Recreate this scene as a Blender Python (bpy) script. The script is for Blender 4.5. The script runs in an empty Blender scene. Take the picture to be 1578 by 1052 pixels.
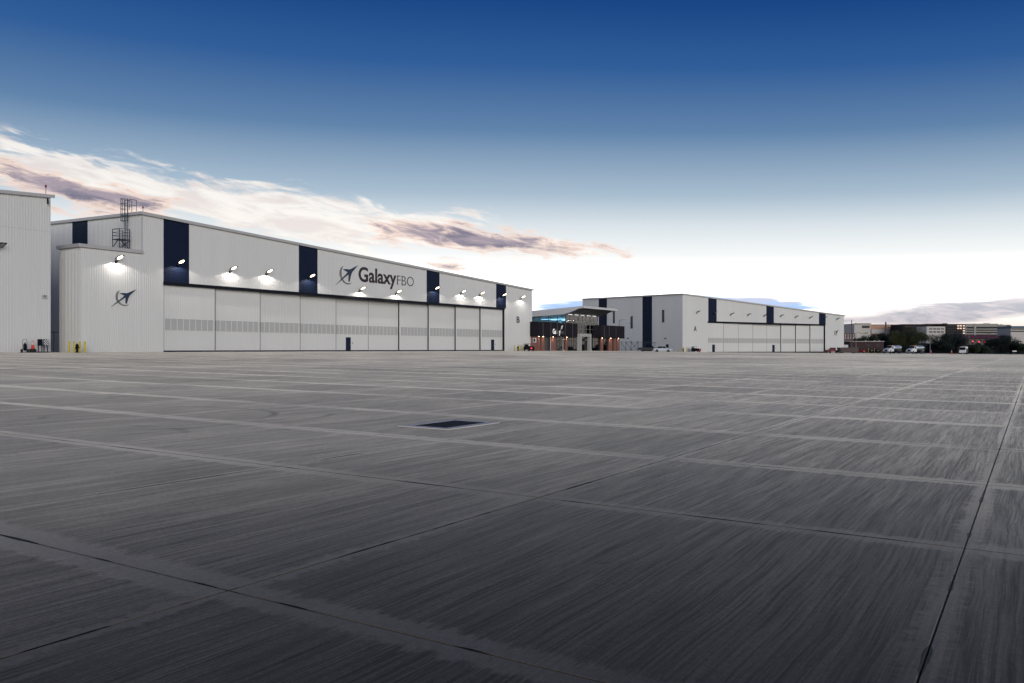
import bpy, bmesh, math, random
from mathutils import Vector, Matrix
rnd = random.Random(11)
sc = bpy.context.scene
COL = sc.collection
R = math.radians
# ------------------------------------------------------------------ camera
FPX, CX, HY, EYE = 1283.0, 789.0, 537.5, 1.57      # focal length in px of a 1578 px frame, principal column, horizon row, eye height
cam = bpy.data.objects.new('camera', bpy.data.cameras.new('camera')); COL.objects.link(cam)
cam.location = (0, 0, EYE); cam.rotation_euler = (R(90), 0, 0)
cam.data.lens = FPX / 1578 * 36; cam.data.shift_y = 11.5 / 1578
cam.data.clip_start = .1; cam.data.clip_end = 9000
sc.camera = cam
# ------------------------------------------------------------------ world
def s2l(c):
    return tuple(((v / 255) / 12.92 if v / 255 <= .04045 else ((v / 255 + .055) / 1.055) ** 2.4) for v in c)
SUN_AZ, SUN_EL = 160.0, 13.0                       # degrees clockwise from +Y
w = bpy.data.worlds.new('World'); sc.world = w; w.use_nodes = True
class NT:
    def __init__(s, tree): s.t = tree
    def n(s, kind, **kw):
        x = s.t.nodes.new('ShaderNode' + kind)
        for k, v in kw.items(): setattr(x, k, v)
        return x
    def put(s, sock, v):
        if hasattr(v, 'is_output') or isinstance(v, bpy.types.NodeSocket): s.t.links.new(v, sock)
        elif v is not None:
            if hasattr(sock.default_value, '__len__') and len(sock.default_value) == 4 and len(v) == 3: v = (*v, 1)
            sock.default_value = v
    def m(s, op, a, b=None, c=None, clamp=False):
        x = s.n('Math', operation=op, use_clamp=clamp)
        for i, v in enumerate((a, b, c)):
            if v is not None: s.put(x.inputs[i], v)
        return x.outputs[0]
    def mix(s, f, a, b, mode='MIX'):
        x = s.n('MixRGB', blend_type=mode)
        s.put(x.inputs[0], f); s.put(x.inputs[1], a); s.put(x.inputs[2], b)
        return x.outputs[0]
    def smooth(s, v, a, b, lo=0., hi=1.):
        x = s.n('MapRange', interpolation_type='SMOOTHSTEP')
        for i, q in enumerate((v, a, b, lo, hi)): s.put(x.inputs[i], q)
        return x.outputs[0]
    def xyz(s, a, b, c=0.):
        x = s.n('CombineXYZ')
        for i, v in enumerate((a, b, c)): s.put(x.inputs[i], v)
        return x.outputs[0]
    def noise(s, vec, scale=1., detail=4., rough=.5, dist=0., out=0):
        x = s.n('TexNoise')
        s.put(x.inputs['Vector'], vec); s.put(x.inputs['Scale'], scale); s.put(x.inputs['Detail'], detail)
        s.put(x.inputs['Roughness'], rough); s.put(x.inputs['Distortion'], dist)
        return x.outputs[out]
    def sep(s, vec):
        x = s.n('SeparateXYZ'); s.put(x.inputs[0], vec); return x.outputs
    def ramp(s, v, stops, interp='LINEAR'):
        x = s.n('ValToRGB'); e = x.color_ramp.elements; x.color_ramp.interpolation = interp
        while len(e) < len(stops): e.new(.5)
        for q, (p, c) in zip(e, stops): q.position = p; q.color = (*c, 1)
        s.put(x.inputs[0], v); return x.outputs[0]
def build_world():
    g = NT(w.node_tree); bg = w.node_tree.nodes['Background']
    sky = g.n('TexSky', sky_type='NISHITA', sun_disc=False)
    sky.sun_elevation = R(SUN_EL); sky.sun_rotation = R(SUN_AZ); sky.ozone_density = 3
    X, Y, Z = g.sep(g.n('TexCoord').outputs['Generated'])
    hyp = g.m('SQRT', g.m('ADD', g.m('MULTIPLY', X, X), g.m('ADD', g.m('MULTIPLY', Y, Y), 1e-6)))
    az = g.m('ARCTAN2', X, Y)
    tel = g.m('DIVIDE', Z, hyp)
    U = g.m('MULTIPLY', az, 1283.); V = g.m('MULTIPLY', tel, 1283.)
    # clear twilight air: white near the horizon, deep blue overhead
    e = g.m('MULTIPLY', g.m('ARCTANGENT', tel), 1 / R(90))
    azr = g.smooth(az, -.1, .9)
    e = g.m('MULTIPLY', e, g.m('MULTIPLY_ADD', azr, .16, 1.))
    stops = [(0, (243, 230, 222)), (2.2, (252, 244, 236)), (4.8, (253, 251, 247)), (6.2, (245, 246, 245)), (8.4, (214, 222, 227)), (10.6, (163, 183, 200)),
             (14.8, (92, 126, 164)), (18.9, (44, 88, 146)), (22.8, (19, 65, 128)), (35, (14, 52, 110)), (90, (10, 38, 90))]
    air = g.ramp(e, [(a / 90, s2l(c)) for a, c in stops])
    # the glow just above the horizon is brighter than the picture can hold
    glow = g.m('MULTIPLY', g.smooth(e, 1.6 / 90, 3.6 / 90), g.smooth(e, 6.6 / 90, 3.4 / 90))
    gl = g.m('MULTIPLY_ADD', glow, 1.5, 1.)
    air = g.mix(1., air, g.xyz(gl, gl, gl), 'MULTIPLY')
    col = g.mix(.97, g.mix(1., sky.outputs[0], (.1, .1, .1), 'MULTIPLY'), air)
    def at(px, py):
        a = math.atan((px - CX) / FPX); return a * 1283, (HY - py) * math.cos(a)
    def blob(px, py, ru, rv, tilt=0.):
        u0, v0 = at(px, py); du = g.m('SUBTRACT', U, u0); dv = g.m('SUBTRACT', g.m('SUBTRACT', V, v0), g.m('MULTIPLY', du, tilt))
        q = g.m('ADD', g.m('POWER', g.m('DIVIDE', du, ru), 2.), g.m('POWER', g.m('DIVIDE', dv, rv), 2.))
        return g.m('POWER', 2.718, g.m('MULTIPLY', q, -1.))
    # streaky noise, slightly tilted as the cloud band falls to the right
    Vt = g.m('ADD', V, g.m('MULTIPLY', U, .15))
    nA = g.noise(g.xyz(g.m('MULTIPLY', U, .0075), g.m('MULTIPLY', Vt, .034)), 1., 7., .62, .35)
    nB = g.noise(g.xyz(g.m('MULTIPLY', U, .011), g.m('MULTIPLY', Vt, .05), 7.3), 1., 7., .6, .5)
    nC = g.noise(g.xyz(g.m('MULTIPLY', U, .004), g.m('MULTIPLY', V, .035), 3.1), 1., 6., .6, .2)
    def cover(bias, noise, k=.9, lo=.62, hi=.85):
        return g.m('MULTIPLY', g.smooth(g.m('MULTIPLY_ADD', g.m('SUBTRACT', noise, .5), k * 3.6, bias), lo, hi), g.smooth(bias, .05, .3))
    def add(*v):
        r = v[0]
        for q in v[1:]: r = g.m('ADD', r, q)
        return r
    # pale cirrus band
    pale = add(blob(300, 312, 330, 34, -.17), g.m('MULTIPLY', blob(640, 350, 330, 40, -.12), .9), g.m('MULTIPLY', blob(60, 262, 200, 32, -.1), .8))
    mp = cover(pale, nA, 1., .50, 1.1)
    col = g.mix(g.m('MULTIPLY', mp, .8), col, g.mix(g.smooth(nB, .38, .6), s2l((232, 220, 214)), s2l((253, 246, 238))))
    # blue gaps low down
    gap = add(blob(875, 466, 150, 17), g.m('MULTIPLY', blob(1190, 470, 200, 9, -.09), .75))
    mg = cover(gap, nC, .75, .42, .8)
    col = g.mix(g.m('MULTIPLY', mg, .85), col, s2l((104, 163, 226)))
    # slate-violet cloud with peach rims
    dark = add(g.m('MULTIPLY', blob(700, 360, 120, 22, -.06), 1.0), g.m('MULTIPLY', blob(820, 380, 150, 13, -.08), .9), g.m('MULTIPLY', blob(620, 352, 60, 14, 0.), .5),
               g.m('MULTIPLY', blob(25, 266, 140, 16, -.2), 1.0), g.m('MULTIPLY', blob(165, 302, 130, 16, -.06), .9), g.m('MULTIPLY', blob(95, 325, 120, 12, 0.), .6), g.m('MULTIPLY', blob(690, 412, 90, 7, -.1), .7))
    nD = g.noise(g.xyz(g.m('MULTIPLY', U, .016), g.m('MULTIPLY', Vt, .07), 1.7), 1., 8., .66, .6)
    rim = cover(dark, nD, 1.0, .35, .85)
    core = cover(dark, nD, 1.0, .62, 1.5)
    col = g.mix(g.m('MULTIPLY', rim, .7), col, s2l((242, 212, 196)))
    col = g.mix(g.m('MULTIPLY', core, .95), col, g.mix(g.smooth(nB, .4, .6), s2l((112, 112, 134)), s2l((156, 146, 160))))
    # pale grey cloud bank low on the right
    bank = add(blob(1500, 478, 190, 13, .03), g.m('MULTIPLY', blob(1650, 466, 220, 18, .02), .9), g.m('MULTIPLY', blob(1400, 492, 150, 7, 0.), .6))
    mb_ = cover(bank, nC, .9, .3, 1.25)
    col = g.mix(g.m('MULTIPLY', mb_, .9), col, g.mix(g.smooth(nD, .4, .62), s2l((158, 162, 176)), s2l((205, 198, 204))))
    # thin broken cloud all round the horizon, as in view
    far = g.m('MULTIPLY', g.smooth(V, 150, 40), g.smooth(V, 0, 25))
    mf = g.m('MULTIPLY', cover(g.m('MULTIPLY', far, .34), nC, .9, .42, .8), .5)
    col = g.mix(mf, col, s2l((214, 202, 208)))
    g.put(bg.inputs[0], col); bg.inputs[1].default_value = 1.0
build_world()
# ------------------------------------------------------------------ low soft sun behind the camera, exposure
sl = bpy.data.lights.new('sun', 'SUN'); so = bpy.data.objects.new('sun', sl); COL.objects.link(so)
sl.energy = 1.5; sl.angle = R(28); sl.color = (1., .95, .88)
sd = Vector((math.sin(R(SUN_AZ)) * math.cos(R(SUN_EL)), math.cos(R(SUN_AZ)) * math.cos(R(SUN_EL)), math.sin(R(SUN_EL))))
so.rotation_euler = sd.to_track_quat('Z', 'Y').to_euler(); so.location = (60, -60, 40)
vs = sc.view_settings; vs.view_transform = 'Standard'; vs.look = 'None'; vs.gamma = 1; vs.exposure = 0.12; vs.use_curve_mapping = False
sc.cycles.max_bounces = 6; sc.cycles.transparent_max_bounces = 16; sc.cycles.use_denoising = True; sc.cycles.sample_clamp_indirect = 3.
# ------------------------------------------------------------------ materials
MATS = {}
def mat(name, col, rough=.5, metal=0., spec=.5, vary=0., vscale=.6, emit=None, estr=0., streak=None, bump=0., bscale=20.):
    if name in MATS: return MATS[name]
    m = bpy.data.materials.new(name); m.use_nodes = True; MATS[name] = m
    g = NT(m.node_tree); b = m.node_tree.nodes['Principled BSDF']
    c = col; pos = None
    if vary or bump:
        pos = g.n('TexCoord').outputs['Object']
    if vary:
        v = pos
        if streak: 
            mp = g.n('Mapping'); mp.inputs['Scale'].default_value = streak; g.put(mp.inputs[0], pos); v = mp.outputs[0]
        n = g.noise(v, vscale, 6, .6)
        f = g.m('MULTIPLY_ADD', g.m('SUBTRACT', n, .5), vary * 2, 1.)
        c = g.mix(1., col, g.xyz(f, f, f), 'MULTIPLY')
    g.put(b.inputs['Base Color'], c)
    b.inputs['Roughness'].default_value = rough; b.inputs['Metallic'].default_value = metal
    b.inputs['Specular IOR Level'].default_value = spec
    if emit: g.put(b.inputs['Emission Color'], emit); b.inputs['Emission Strength'].default_value = estr
    if bump:
        bn = g.n('Bump'); bn.inputs['Strength'].default_value = bump; bn.inputs['Distance'].default_value = .02
        g.put(bn.inputs['Height'], g.noise(pos, bscale, 5, .6)); g.put(b.inputs['Normal'], bn.outputs[0])
    return m
WHITE = mat('white_wall_metal', (.66, .66, .64), .5, vary=.07, vscale=.35, streak=(1, 1, .12))
DOORW = mat('door_leaf_metal', (.65, .65, .63), .5, vary=.06, vscale=.3, streak=(1, 1, .15))
TRIM = mat('trim_metal', (.46, .45, .44), .45, vary=.05)
NAVY = mat('navy_metal', (.010, .017, .042), .55, spec=.12, vary=.15, vscale=.5)
BLACK = mat('black_steel', (.006, .008, .013), .6, spec=.12)
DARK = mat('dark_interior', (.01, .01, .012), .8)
PANE = mat('translucent_panel', (.44, .44, .43), .35, vary=.08, vscale=1.2)
STEEL = mat('galvanised_steel', (.03, .045, .06), .45, metal=.3)
GREYM = mat('grey_metal', (.2, .2, .2), .45, metal=.5)
YELL = mat('yellow_paint', (.62, .5, .02), .5, vary=.08)
CONEM = mat('cone_orange', (.75, .05, .03), .5)
REFL = mat('white_band', (.75, .75, .75), .4)
RUB = mat('black_rubber', (.012, .012, .013), .75)
REDP = mat('red_paint', (.16, .008, .014), .4)
MAROON = mat('maroon_paint', (.03, .004, .009), .5, vary=.1)
SIGNP = mat('sign_plum', (.018, .004, .010), .45)
SIGNN = mat('sign_navy', (.008, .022, .055), .4)
SIGNG = mat('sign_grey', (.17, .17, .15), .4)
FBOG = mat('sign_slate', (.05, .065, .07), .4)
CHARC = mat('charcoal_cladding', (.013, .011, .016), .6, spec=.12, vary=.2, vscale=.8)
STONE = mat('pale_stone', (.42, .41, .39), .7, vary=.12, vscale=1.5)
CONC = mat('pale_concrete', (.33, .32, .30), .8, vary=.1, vscale=.1)
WPAINT = mat('white_vehicle_paint', (.7, .71, .72), .25)
TANK = mat('tank_aluminium', (.62, .65, .68), .22, metal=.55)
GLASSD = mat('dark_glass', (.006, .009, .016), .12, spec=.25)
CHROME = mat('chrome', (.6, .6, .6), .2, metal=1.)
LAMPON = mat('lamp_lens_lit', (.9, .85, .75), .4, emit=(1., .80, .52), estr=9.)
LAMPOFF = mat('lamp_lens_unlit', (.25, .25, .25), .2)
DOWNL = mat('downlight_lens', (.9, .8, .6), .4, emit=(1., .7, .42), estr=20.)
REDL = mat('red_signal_lens', (.8, .02, .02), .3, emit=(1., .05, .03), estr=1.6)
BARK = mat('bark', (.06, .045, .035), .9, vary=.2, vscale=4)
WOODP = mat('weathered_wood', (.10, .085, .075), .9)
def brick_mat(name, c1, c2, mortar, sx=2.2):
    m = bpy.data.materials.new(name); m.use_nodes = True; g = NT(m.node_tree); b = m.node_tree.nodes['Principled BSDF']
    X, Y, Z = g.sep(g.n('TexCoord').outputs['Object'])
    t = g.n('TexBrick'); g.put(t.inputs['Vector'], g.xyz(g.m('ADD', X, Y), Z)); t.inputs['Scale'].default_value = sx
    for i, c in zip(('Color1', 'Color2', 'Mortar'), (c1, c2, mortar)): t.inputs[i].default_value = (*c, 1)
    g.put(b.inputs['Base Color'], t.outputs[0]); b.inputs['Roughness'].default_value = .85
    return m
BRICK = brick_mat('red_brick', (.26, .10, .075), (.19, .075, .06), (.2, .16, .14))
DBRICK = brick_mat('dark_brick', (.05, .022, .024), (.035, .018, .02), (.03, .022, .022))
def glass_mat(name, tint, refl=1.):
    m = bpy.data.materials.new(name); m.use_nodes = True; g = NT(m.node_tree); g.t.nodes.clear()
    out = g.n('OutputMaterial'); tr = g.n('BsdfTransparent'); gl = g.n('BsdfGlossy'); mx = g.n('MixShader'); fr = g.n('Fresnel')
    tr.inputs[0].default_value = (*tint, 1); gl.inputs['Roughness'].default_value = .02; fr.inputs[0].default_value = 1.6
    g.put(mx.inputs[0], g.m('MULTIPLY', fr.outputs[0], refl, clamp=True)); g.put(mx.inputs[1], tr.outputs[0]); g.put(mx.inputs[2], gl.outputs[0]); g.put(out.inputs[0], mx.outputs[0])
    return m
GLASS = glass_mat('clear_glass', (.82, .86, .88)); TINT = glass_mat('blue_tinted_glass', (.12, .19, .24), 1.3)
def leaf_mat(name, a, b_):
    m = bpy.data.materials.new(name); m.use_nodes = True; g = NT(m.node_tree); b = m.node_tree.nodes['Principled BSDF']
    n = g.noise(g.n('TexCoord').outputs['Object'], .55, 4, .6)
    g.put(b.inputs['Base Color'], g.mix(g.smooth(n, .35, .65), a, b_)); b.inputs['Roughness'].default_value = .7
    return m
LEAF1 = leaf_mat('oak_leaves', (.012, .022, .012), (.03, .045, .016)); LEAF2 = leaf_mat('olive_leaves', (.03, .038, .012), (.07, .072, .022)); LEAF3 = leaf_mat('dark_leaves', (.007, .014, .010), (.018, .028, .016))
# concrete apron
def apron_mat():
    m = bpy.data.materials.new('broomed_concrete'); m.use_nodes = True; g = NT(m.node_tree); b = m.node_tree.nodes['Principled BSDF']
    geo = g.n('NewGeometry').outputs['Position']
    mp = g.n('Mapping', vector_type='POINT'); mp.inputs['Rotation'].default_value = (0, 0, -(math.pi / 2 - TH)); g.put(mp.inputs[0], geo)
    L, N, _ = g.sep(mp.outputs[0])
    uv = g.n('UVMap'); uv.uv_map = 'slab'
    u, v, _ = g.sep(uv.outputs[0])
    at = g.n('Attribute'); at.attribute_name = 'tone'
    tone = at.outputs['Fac']
    # distance to the slab's edges, in metres
    du = g.m('MULTIPLY', g.m('MINIMUM', u, g.m('SUBTRACT', 1., u)), 3.95)
    dv = g.m('MULTIPLY', g.m('MINIMUM', v, g.m('SUBTRACT', 1., v)), 3.87)
    wob = g.noise(g.xyz(g.m('MULTIPLY', L, 1.1), g.m('MULTIPLY', N, .5), tone), 1., 3, .5)
    wob2 = g.noise(g.xyz(g.m('MULTIPLY', L, .22), g.m('MULTIPLY', N, .35), 4.), 1., 2, .5)
    Nw = g.m('ADD', N, g.m('ADD', g.m('MULTIPLY', wob, .06), g.m('MULTIPLY', wob2, .16)))
    st1 = g.noise(g.xyz(g.m('MULTIPLY', L, .8), g.m('MULTIPLY', Nw, 42.), tone), 1., 3, .65)
    st2 = g.noise(g.xyz(g.m('MULTIPLY', L, .42), g.m('MULTIPLY', Nw, 9.), tone), 1., 4, .6)
    st3 = g.noise(g.xyz(g.m('MULTIPLY', L, .10), g.m('MULTIPLY', Nw, 2.2), tone), 1., 4, .6)
    grain = g.m('ADD', g.m('MULTIPLY', g.noise(g.xyz(L, N), 70., 4, .75), .55), g.m('MULTIPLY', g.noise(g.xyz(L, N, 3.), 22., 4, .75), .45))
    blot = g.noise(g.xyz(g.m('MULTIPLY', L, .35), g.m('MULTIPLY', N, .35), 2.), 1., 5, .55)
    big = g.noise(g.xyz(g.m('MULTIPLY', L, .035), g.m('MULTIPLY', N, .05), 9.), 1., 4, .5)
    st0 = g.noise(g.xyz(g.m('MULTIPLY', L, 1.6), g.m('MULTIPLY', Nw, 120.), tone), 1., 3, .7)
    groove = g.smooth(g.m('ADD', g.m('MULTIPLY', st1, .6), g.m('MULTIPLY', st0, .4)), .36, .60)
    val = g.m('MULTIPLY_ADD', g.m('SUBTRACT', st2, .5), 1.2, 1.)
    val = g.m('MULTIPLY', val, g.m('MULTIPLY_ADD', g.m('SUBTRACT', st3, .5), .55, 1.))
    val = g.m('MULTIPLY', val, g.m('MULTIPLY_ADD', groove, .75, .48))
    val = g.m('MULTIPLY', val, g.m('MULTIPLY_ADD', g.m('SUBTRACT', blot, .5), .7, 1.))
    val = g.m('MULTIPLY', val, g.m('MULTIPLY_ADD', g.m('SUBTRACT', big, .5), 1.3, 1.))
    val = g.m('MULTIPLY', val, g.m('MULTIPLY_ADD', tone, .34, .83))
    val = g.m('MULTIPLY', val, g.m('MULTIPLY_ADD', g.m('SUBTRACT', grain, .5), 2.6, 1.))
    # smooth trowelled bands along the joints, ragged at the edge
    rag = g.noise(g.xyz(g.m('MULTIPLY', L, 3.), g.m('MULTIPLY', N, 9.), 5.), 1., 7, .75)
    rag2 = g.noise(g.xyz(g.m('MULTIPLY', L, 9.), g.m('MULTIPLY', N, 3.), 8.), 1., 5, .65)
    bandw = g.m('MULTIPLY_ADD', tone, .12, .16)
    ru = g.m('ADD', du, g.m('MULTIPLY', g.m('SUBTRACT', rag, .5), .5))
    rv = g.m('ADD', dv, g.m('MULTIPLY', g.m('SUBTRACT', rag2, .5), .34))
    bu = g.smooth(ru, g.m('ADD', bandw, .05), g.m('SUBTRACT', bandw, .05))
    bv = g.smooth(rv, .13, .06)
    worn = g.smooth(g.noise(g.xyz(g.m('MULTIPLY', L, .16), g.m('MULTIPLY', N, .16), 12.), 1., 4, .6), .34, .6, .26, 1.)
    band = g.m('MULTIPLY', g.m('MAXIMUM', bu, g.m('MULTIPLY', bv, .8)), worn)
    pits = g.smooth(g.noise(g.xyz(g.m('MULTIPLY', L, .6), N, 3.), 22., 3, .6), .66, .72)
    bandg = g.m('MULTIPLY_ADD', g.m('SUBTRACT', grain, .5), 2.2, 1.)
    bandv = g.m('SUBTRACT', g.m('MULTIPLY_ADD', g.m('SUBTRACT', blot, .5), .5, 1.75), g.m('MULTIPLY', pits, .6))
    bandv = g.m('MULTIPLY', bandv, bandg)
    val = g.m('ADD', g.m('MULTIPLY', val, g.m('SUBTRACT', 1., g.m('MULTIPLY', band, .85))), g.m('MULTIPLY', bandv, g.m('MULTIPLY', band, .85)))
    spots = g.smooth(g.noise(g.xyz(g.m('MULTIPLY', L, .8), N, 1.), 2.2, 4, .7), .68, .76)
    val = g.m('MULTIPLY', val, g.m('MULTIPLY_ADD', spots, -.35, 1.))
    # curved tyre scuffs
    for cl, cn, rr, k in ((11.2, 15.9, 2.3, .4), (11.6, 16.4, 3.7, .35), (15.5, 19.5, 3.0, .35), (8., 13.5, 1.6, .25)):
        dd = g.m('SQRT', g.m('ADD', g.m('POWER', g.m('SUBTRACT', L, cl), 2.), g.m('POWER', g.m('SUBTRACT', N, cn), 2.)))
        ring = g.m('MULTIPLY', g.smooth(g.m('ABSOLUTE', g.m('SUBTRACT', dd, rr)), .13, .04), g.smooth(blot, .5, .62))
        val = g.m('MULTIPLY', val, g.m('MULTIPLY_ADD', ring, -k, 1.))
    # dark joint line
    jl = g.m('MINIMUM', du, dv)
    jx = g.noise(g.xyz(g.m('MULTIPLY', L, .9), g.m('MULTIPLY', N, .9), 6.), 1., 4, .6)
    jw = g.m('MULTIPLY_ADD', g.smooth(jx, .48, .68), .022, .003)
    jn = g.m('MULTIPLY', g.smooth(jl, g.m('ADD', jw, .004), jw), .85)
    val = g.m('MULTIPLY', val, g.m('SUBTRACT', 1., jn))
    base = g.mix(1., (.108, .087, .064), g.xyz(val, val, val), 'MULTIPLY')
    g.put(b.inputs['Base Color'], base)
    rg = g.m('MULTIPLY_ADD', g.m('SUBTRACT', blot, .5), .2, .5)
    g.put(b.inputs['Roughness'], g.m('SUBTRACT', rg, g.m('MULTIPLY', band, .05)))
    b.inputs['Specular IOR Level'].default_value = .08
    g.put(b.inputs['Sheen Weight'], g.m('MULTIPLY', val, .32, clamp=True)); b.inputs['Sheen Roughness'].default_value = .2; b.inputs['Sheen Tint'].default_value = (1., .96, .91, 1)   # sheen added to paint in the apron's lightening towards the distance
    bn = g.n('Bump'); bn.inputs['Strength'].default_value = .22; bn.inputs['Distance'].default_value = .006
    hgt = g.m('ADD', g.m('MULTIPLY', groove, g.m('SUBTRACT', 1., band)), g.m('MULTIPLY', grain, .4))
    g.put(bn.inputs['Height'], hgt); g.put(b.inputs['Normal'], bn.outputs[0])
    return m
# ------------------------------------------------------------------ site frames
TH = math.atan2(1595 - CX, FPX)                     # apron joints and the long hangar run this way
DB = Vector((math.sin(TH), math.cos(TH))); NB = Vector((-math.cos(TH), math.sin(TH)))
def ground_z(x, y):
    p = Vector((x, y)); n = max(-60., min(96., p.dot(NB))); l = p.dot(DB)
    t = max(0., min(1., (l - 160) / 100)); t = t * t * (3 - 2 * t)
    return .008 * n + 4.7e-5 * n * n - .35 * t
class Frame:
    """A vertical site line: local x runs along it, local y goes away from the apron, z up from the floor."""
    def __init__(s, p, ang, floor):
        s.p = Vector(p); s.ang = ang; s.d = Vector((math.sin(ang), math.cos(ang))); s.n = Vector((-math.cos(ang), math.sin(ang))); s.floor = floor
    def l(s, px, y=0.):
        k = (px - CX) / FPX; q = s.p + s.n * y
        return (k * q.y - q.x) / (s.d.x - k * s.d.y)
    def z(s, px, py, y=0.):
        q = s.p + s.n * y + s.d * s.l(px, y)
        return EYE + (HY - py) / FPX * q.y - s.floor
    def depth(s, px, x=0.):
        k = (px - CX) / FPX; q = s.p + s.d * x
        return (k * q.y - q.x) / (s.n.x - k * s.n.y)
    def w(s, x, y, z=0.):
        q = s.p + s.d * x + s.n * y; return Vector((q.x, q.y, s.floor + z))
    def empty(s, name):
        o = bpy.data.objects.new(name, None); COL.objects.link(o); o.location = (s.p.x, s.p.y, s.floor); o.rotation_euler = (0, 0, math.pi / 2 - s.ang); o.empty_display_size = .5
        return o
def pt(px, Y): return ((px - CX) / FPX * Y, Y)
# ------------------------------------------------------------------ mesh helpers
class MB:
    def __init__(s): s.v = []; s.f = []; s.m = []
    def face(s, pts, mi=0):
        i = len(s.v); s.v += [tuple(p) for p in pts]; s.f.append(tuple(range(i, i + len(pts)))); s.m.append(mi)
    def box(s, x0, x1, y0, y1, z0, z1, mi=0, ends=None):
        i = len(s.v)
        s.v += [(x0, y0, z0), (x1, y0, z0), (x1, y1, z0), (x0, y1, z0), (x0, y0, z1), (x1, y0, z1), (x1, y1, z1), (x0, y1, z1)]
        e = mi if ends is None else ends
        for q, k in (((0, 3, 2, 1), mi), ((4, 5, 6, 7), mi), ((0, 1, 5, 4), mi), ((1, 2, 6, 5), e), ((2, 3, 7, 6), mi), ((3, 0, 4, 7), e)):
            s.f.append(tuple(i + a for a in q)); s.m.append(k)
        return s
    def prism(s, poly, lo, hi, axis='y', mi=0):
        """poly in the two other axes, extruded between lo and hi on axis"""
        def P(a, b, c): return {'y': (a, c, b), 'x': (c, a, b), 'z': (a, b, c)}[axis]
        i = len(s.v); n = len(poly)
        s.v += [P(a, b, lo) for a, b in poly] + [P(a, b, hi) for a, b in poly]
        s.f.append(tuple(range(i + n - 1, i - 1, -1))); s.f.append(tuple(range(i + n, i + 2 * n))); s.m += [mi, mi]
        for k in range(n):
            s.f.append((i + k, i + (k + 1) % n, i + n + (k + 1) % n, i + n + k)); s.m.append(mi)
        return s
    def tube(s, a, b, r, r2=None, seg=8, mi=0, caps=True):
        a = Vector(a); b = Vector(b); r2 = r if r2 is None else r2
        z = (b - a).normalized(); x = z.orthogonal().normalized(); y = z.cross(x); i = len(s.v)
        for p, q in ((a, r), (b, r2)):
            s.v += [tuple(p + (x * math.cos(t) + y * math.sin(t)) * q) for t in (2 * math.pi * k / seg for k in range(seg))]
        for k in range(seg): s.f.append((i + k, i + (k + 1) % seg, i + seg + (k + 1) % seg, i + seg + k)); s.m.append(mi)
        if caps: s.f.append(tuple(range(i + seg - 1, i - 1, -1))); s.f.append(tuple(range(i + seg, i + 2 * seg))); s.m += [mi, mi]
        return s
    def lathe(s, prof, c=(0, 0, 0), seg=16, mi=0, axis='z'):
        i = len(s.v); n = len(prof)
        for r, h in prof:
            for k in range(seg):
                t = 2 * math.pi * k / seg; a, b = r * math.cos(t), r * math.sin(t)
                p = {'z': (a, b, h), 'x': (h, a, b), 'y': (a, h, b)}[axis]
                s.v.append((p[0] + c[0], p[1] + c[1], p[2] + c[2]))
        for j in range(n - 1):
            for k in range(seg):
                s.f.append((i + j * seg + k, i + j * seg + (k + 1) % seg, i + (j + 1) * seg + (k + 1) % seg, i + (j + 1) * seg + k)); s.m.append(mi)
        s.f.append(tuple(range(i + seg - 1, i - 1, -1))); s.f.append(tuple(range(i + (n - 1) * seg, i + n * seg))); s.m += [mi, mi]
        return s
    def ribs(s, x0, x1, zb, zt, y=0., pitch=.3, d=.035, along='x', mi=0, side=-1):
        """vertical-ribbed metal sheet from x0 to x1; zb, zt are functions or numbers; along='y' builds it on a side wall (constant x = y argument)"""
        B = zb if callable(zb) else (lambda q: zb); T = zt if callable(zt) else (lambda q: zt)
        pts = []; q = x0
        while q < x1 - 1e-6:
            for o, h in ((0., 0.), (.56, 0.), (.64, 1.), (.92, 1.)):
                if q + o * pitch < x1 - 1e-6: pts.append((q + o * pitch, h))
            q += pitch
        pts.append((x1, 0.))
        for (a, ha), (b, hb) in zip(pts, pts[1:]):
            A = y + side * d * ha; Bb = y + side * d * hb
            if along == 'x': s.face([(a, A, B(a)), (b, Bb, B(b)), (b, Bb, T(b)), (a, A, T(a))], mi)
            else: s.face([(A, b, B(b)), (A, a, B(a)), (A, a, T(a)), (Bb, b, T(b))][::1] if False else [(A, a, B(a)), (A, a, T(a)), (Bb, b, T(b)), (Bb, b, B(b))], mi)
        return s
    def hribs(s, x0, x1, zb, zt, y=0., pitch=.22, d=.025, mi=0, along='x'):
        """horizontal ribs (stripe panels) with a top that may slope"""
        T = zt if callable(zt) else (lambda q: zt)
        top = max(T(x0), T(x1)); z = zb; prof = []
        while z < top:
            prof += [(z, 0.), (z + pitch * .55, 0.), (z + pitch * .65, 1.), (z + pitch * .9, 1.)]; z += pitch
        prof.append((top + .01, 0.))
        for (a, ha), (b, hb) in zip(prof, prof[1:]):
            P = []
            for (x, zz, hh) in ((x0, a, ha), (x1, a, ha), (x1, b, hb), (x0, b, hb)):
                zz = min(zz, T(x)); P.append((x, y - d * hh, zz) if along == 'x' else (y - d * hh, x, zz))
            if along != 'x': P = P[::-1]
            s.face(P, mi)
        return s
    def build(s, name, mats, parent=None, smooth=False):
        me = bpy.data.meshes.new(name); me.from_pydata(s.v, [], s.f)
        for q in (mats if isinstance(mats, (list, tuple)) else [mats]): me.materials.append(q)
        me.polygons.foreach_set('material_index', s.m)
        if smooth: me.polygons.foreach_set('use_smooth', [True] * len(s.f))
        me.update()
        return link(name, me, parent)
def link(name, me, parent=None):
    o = bpy.data.objects.new(name, me); COL.objects.link(o)
    if parent: o.parent = parent
    return o
def fixnormals(o):
    bm = bmesh.new(); bm.from_mesh(o.data); bmesh.ops.recalc_face_normals(bm, faces=bm.faces); bm.to_mesh(o.data); bm.free(); return o
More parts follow.
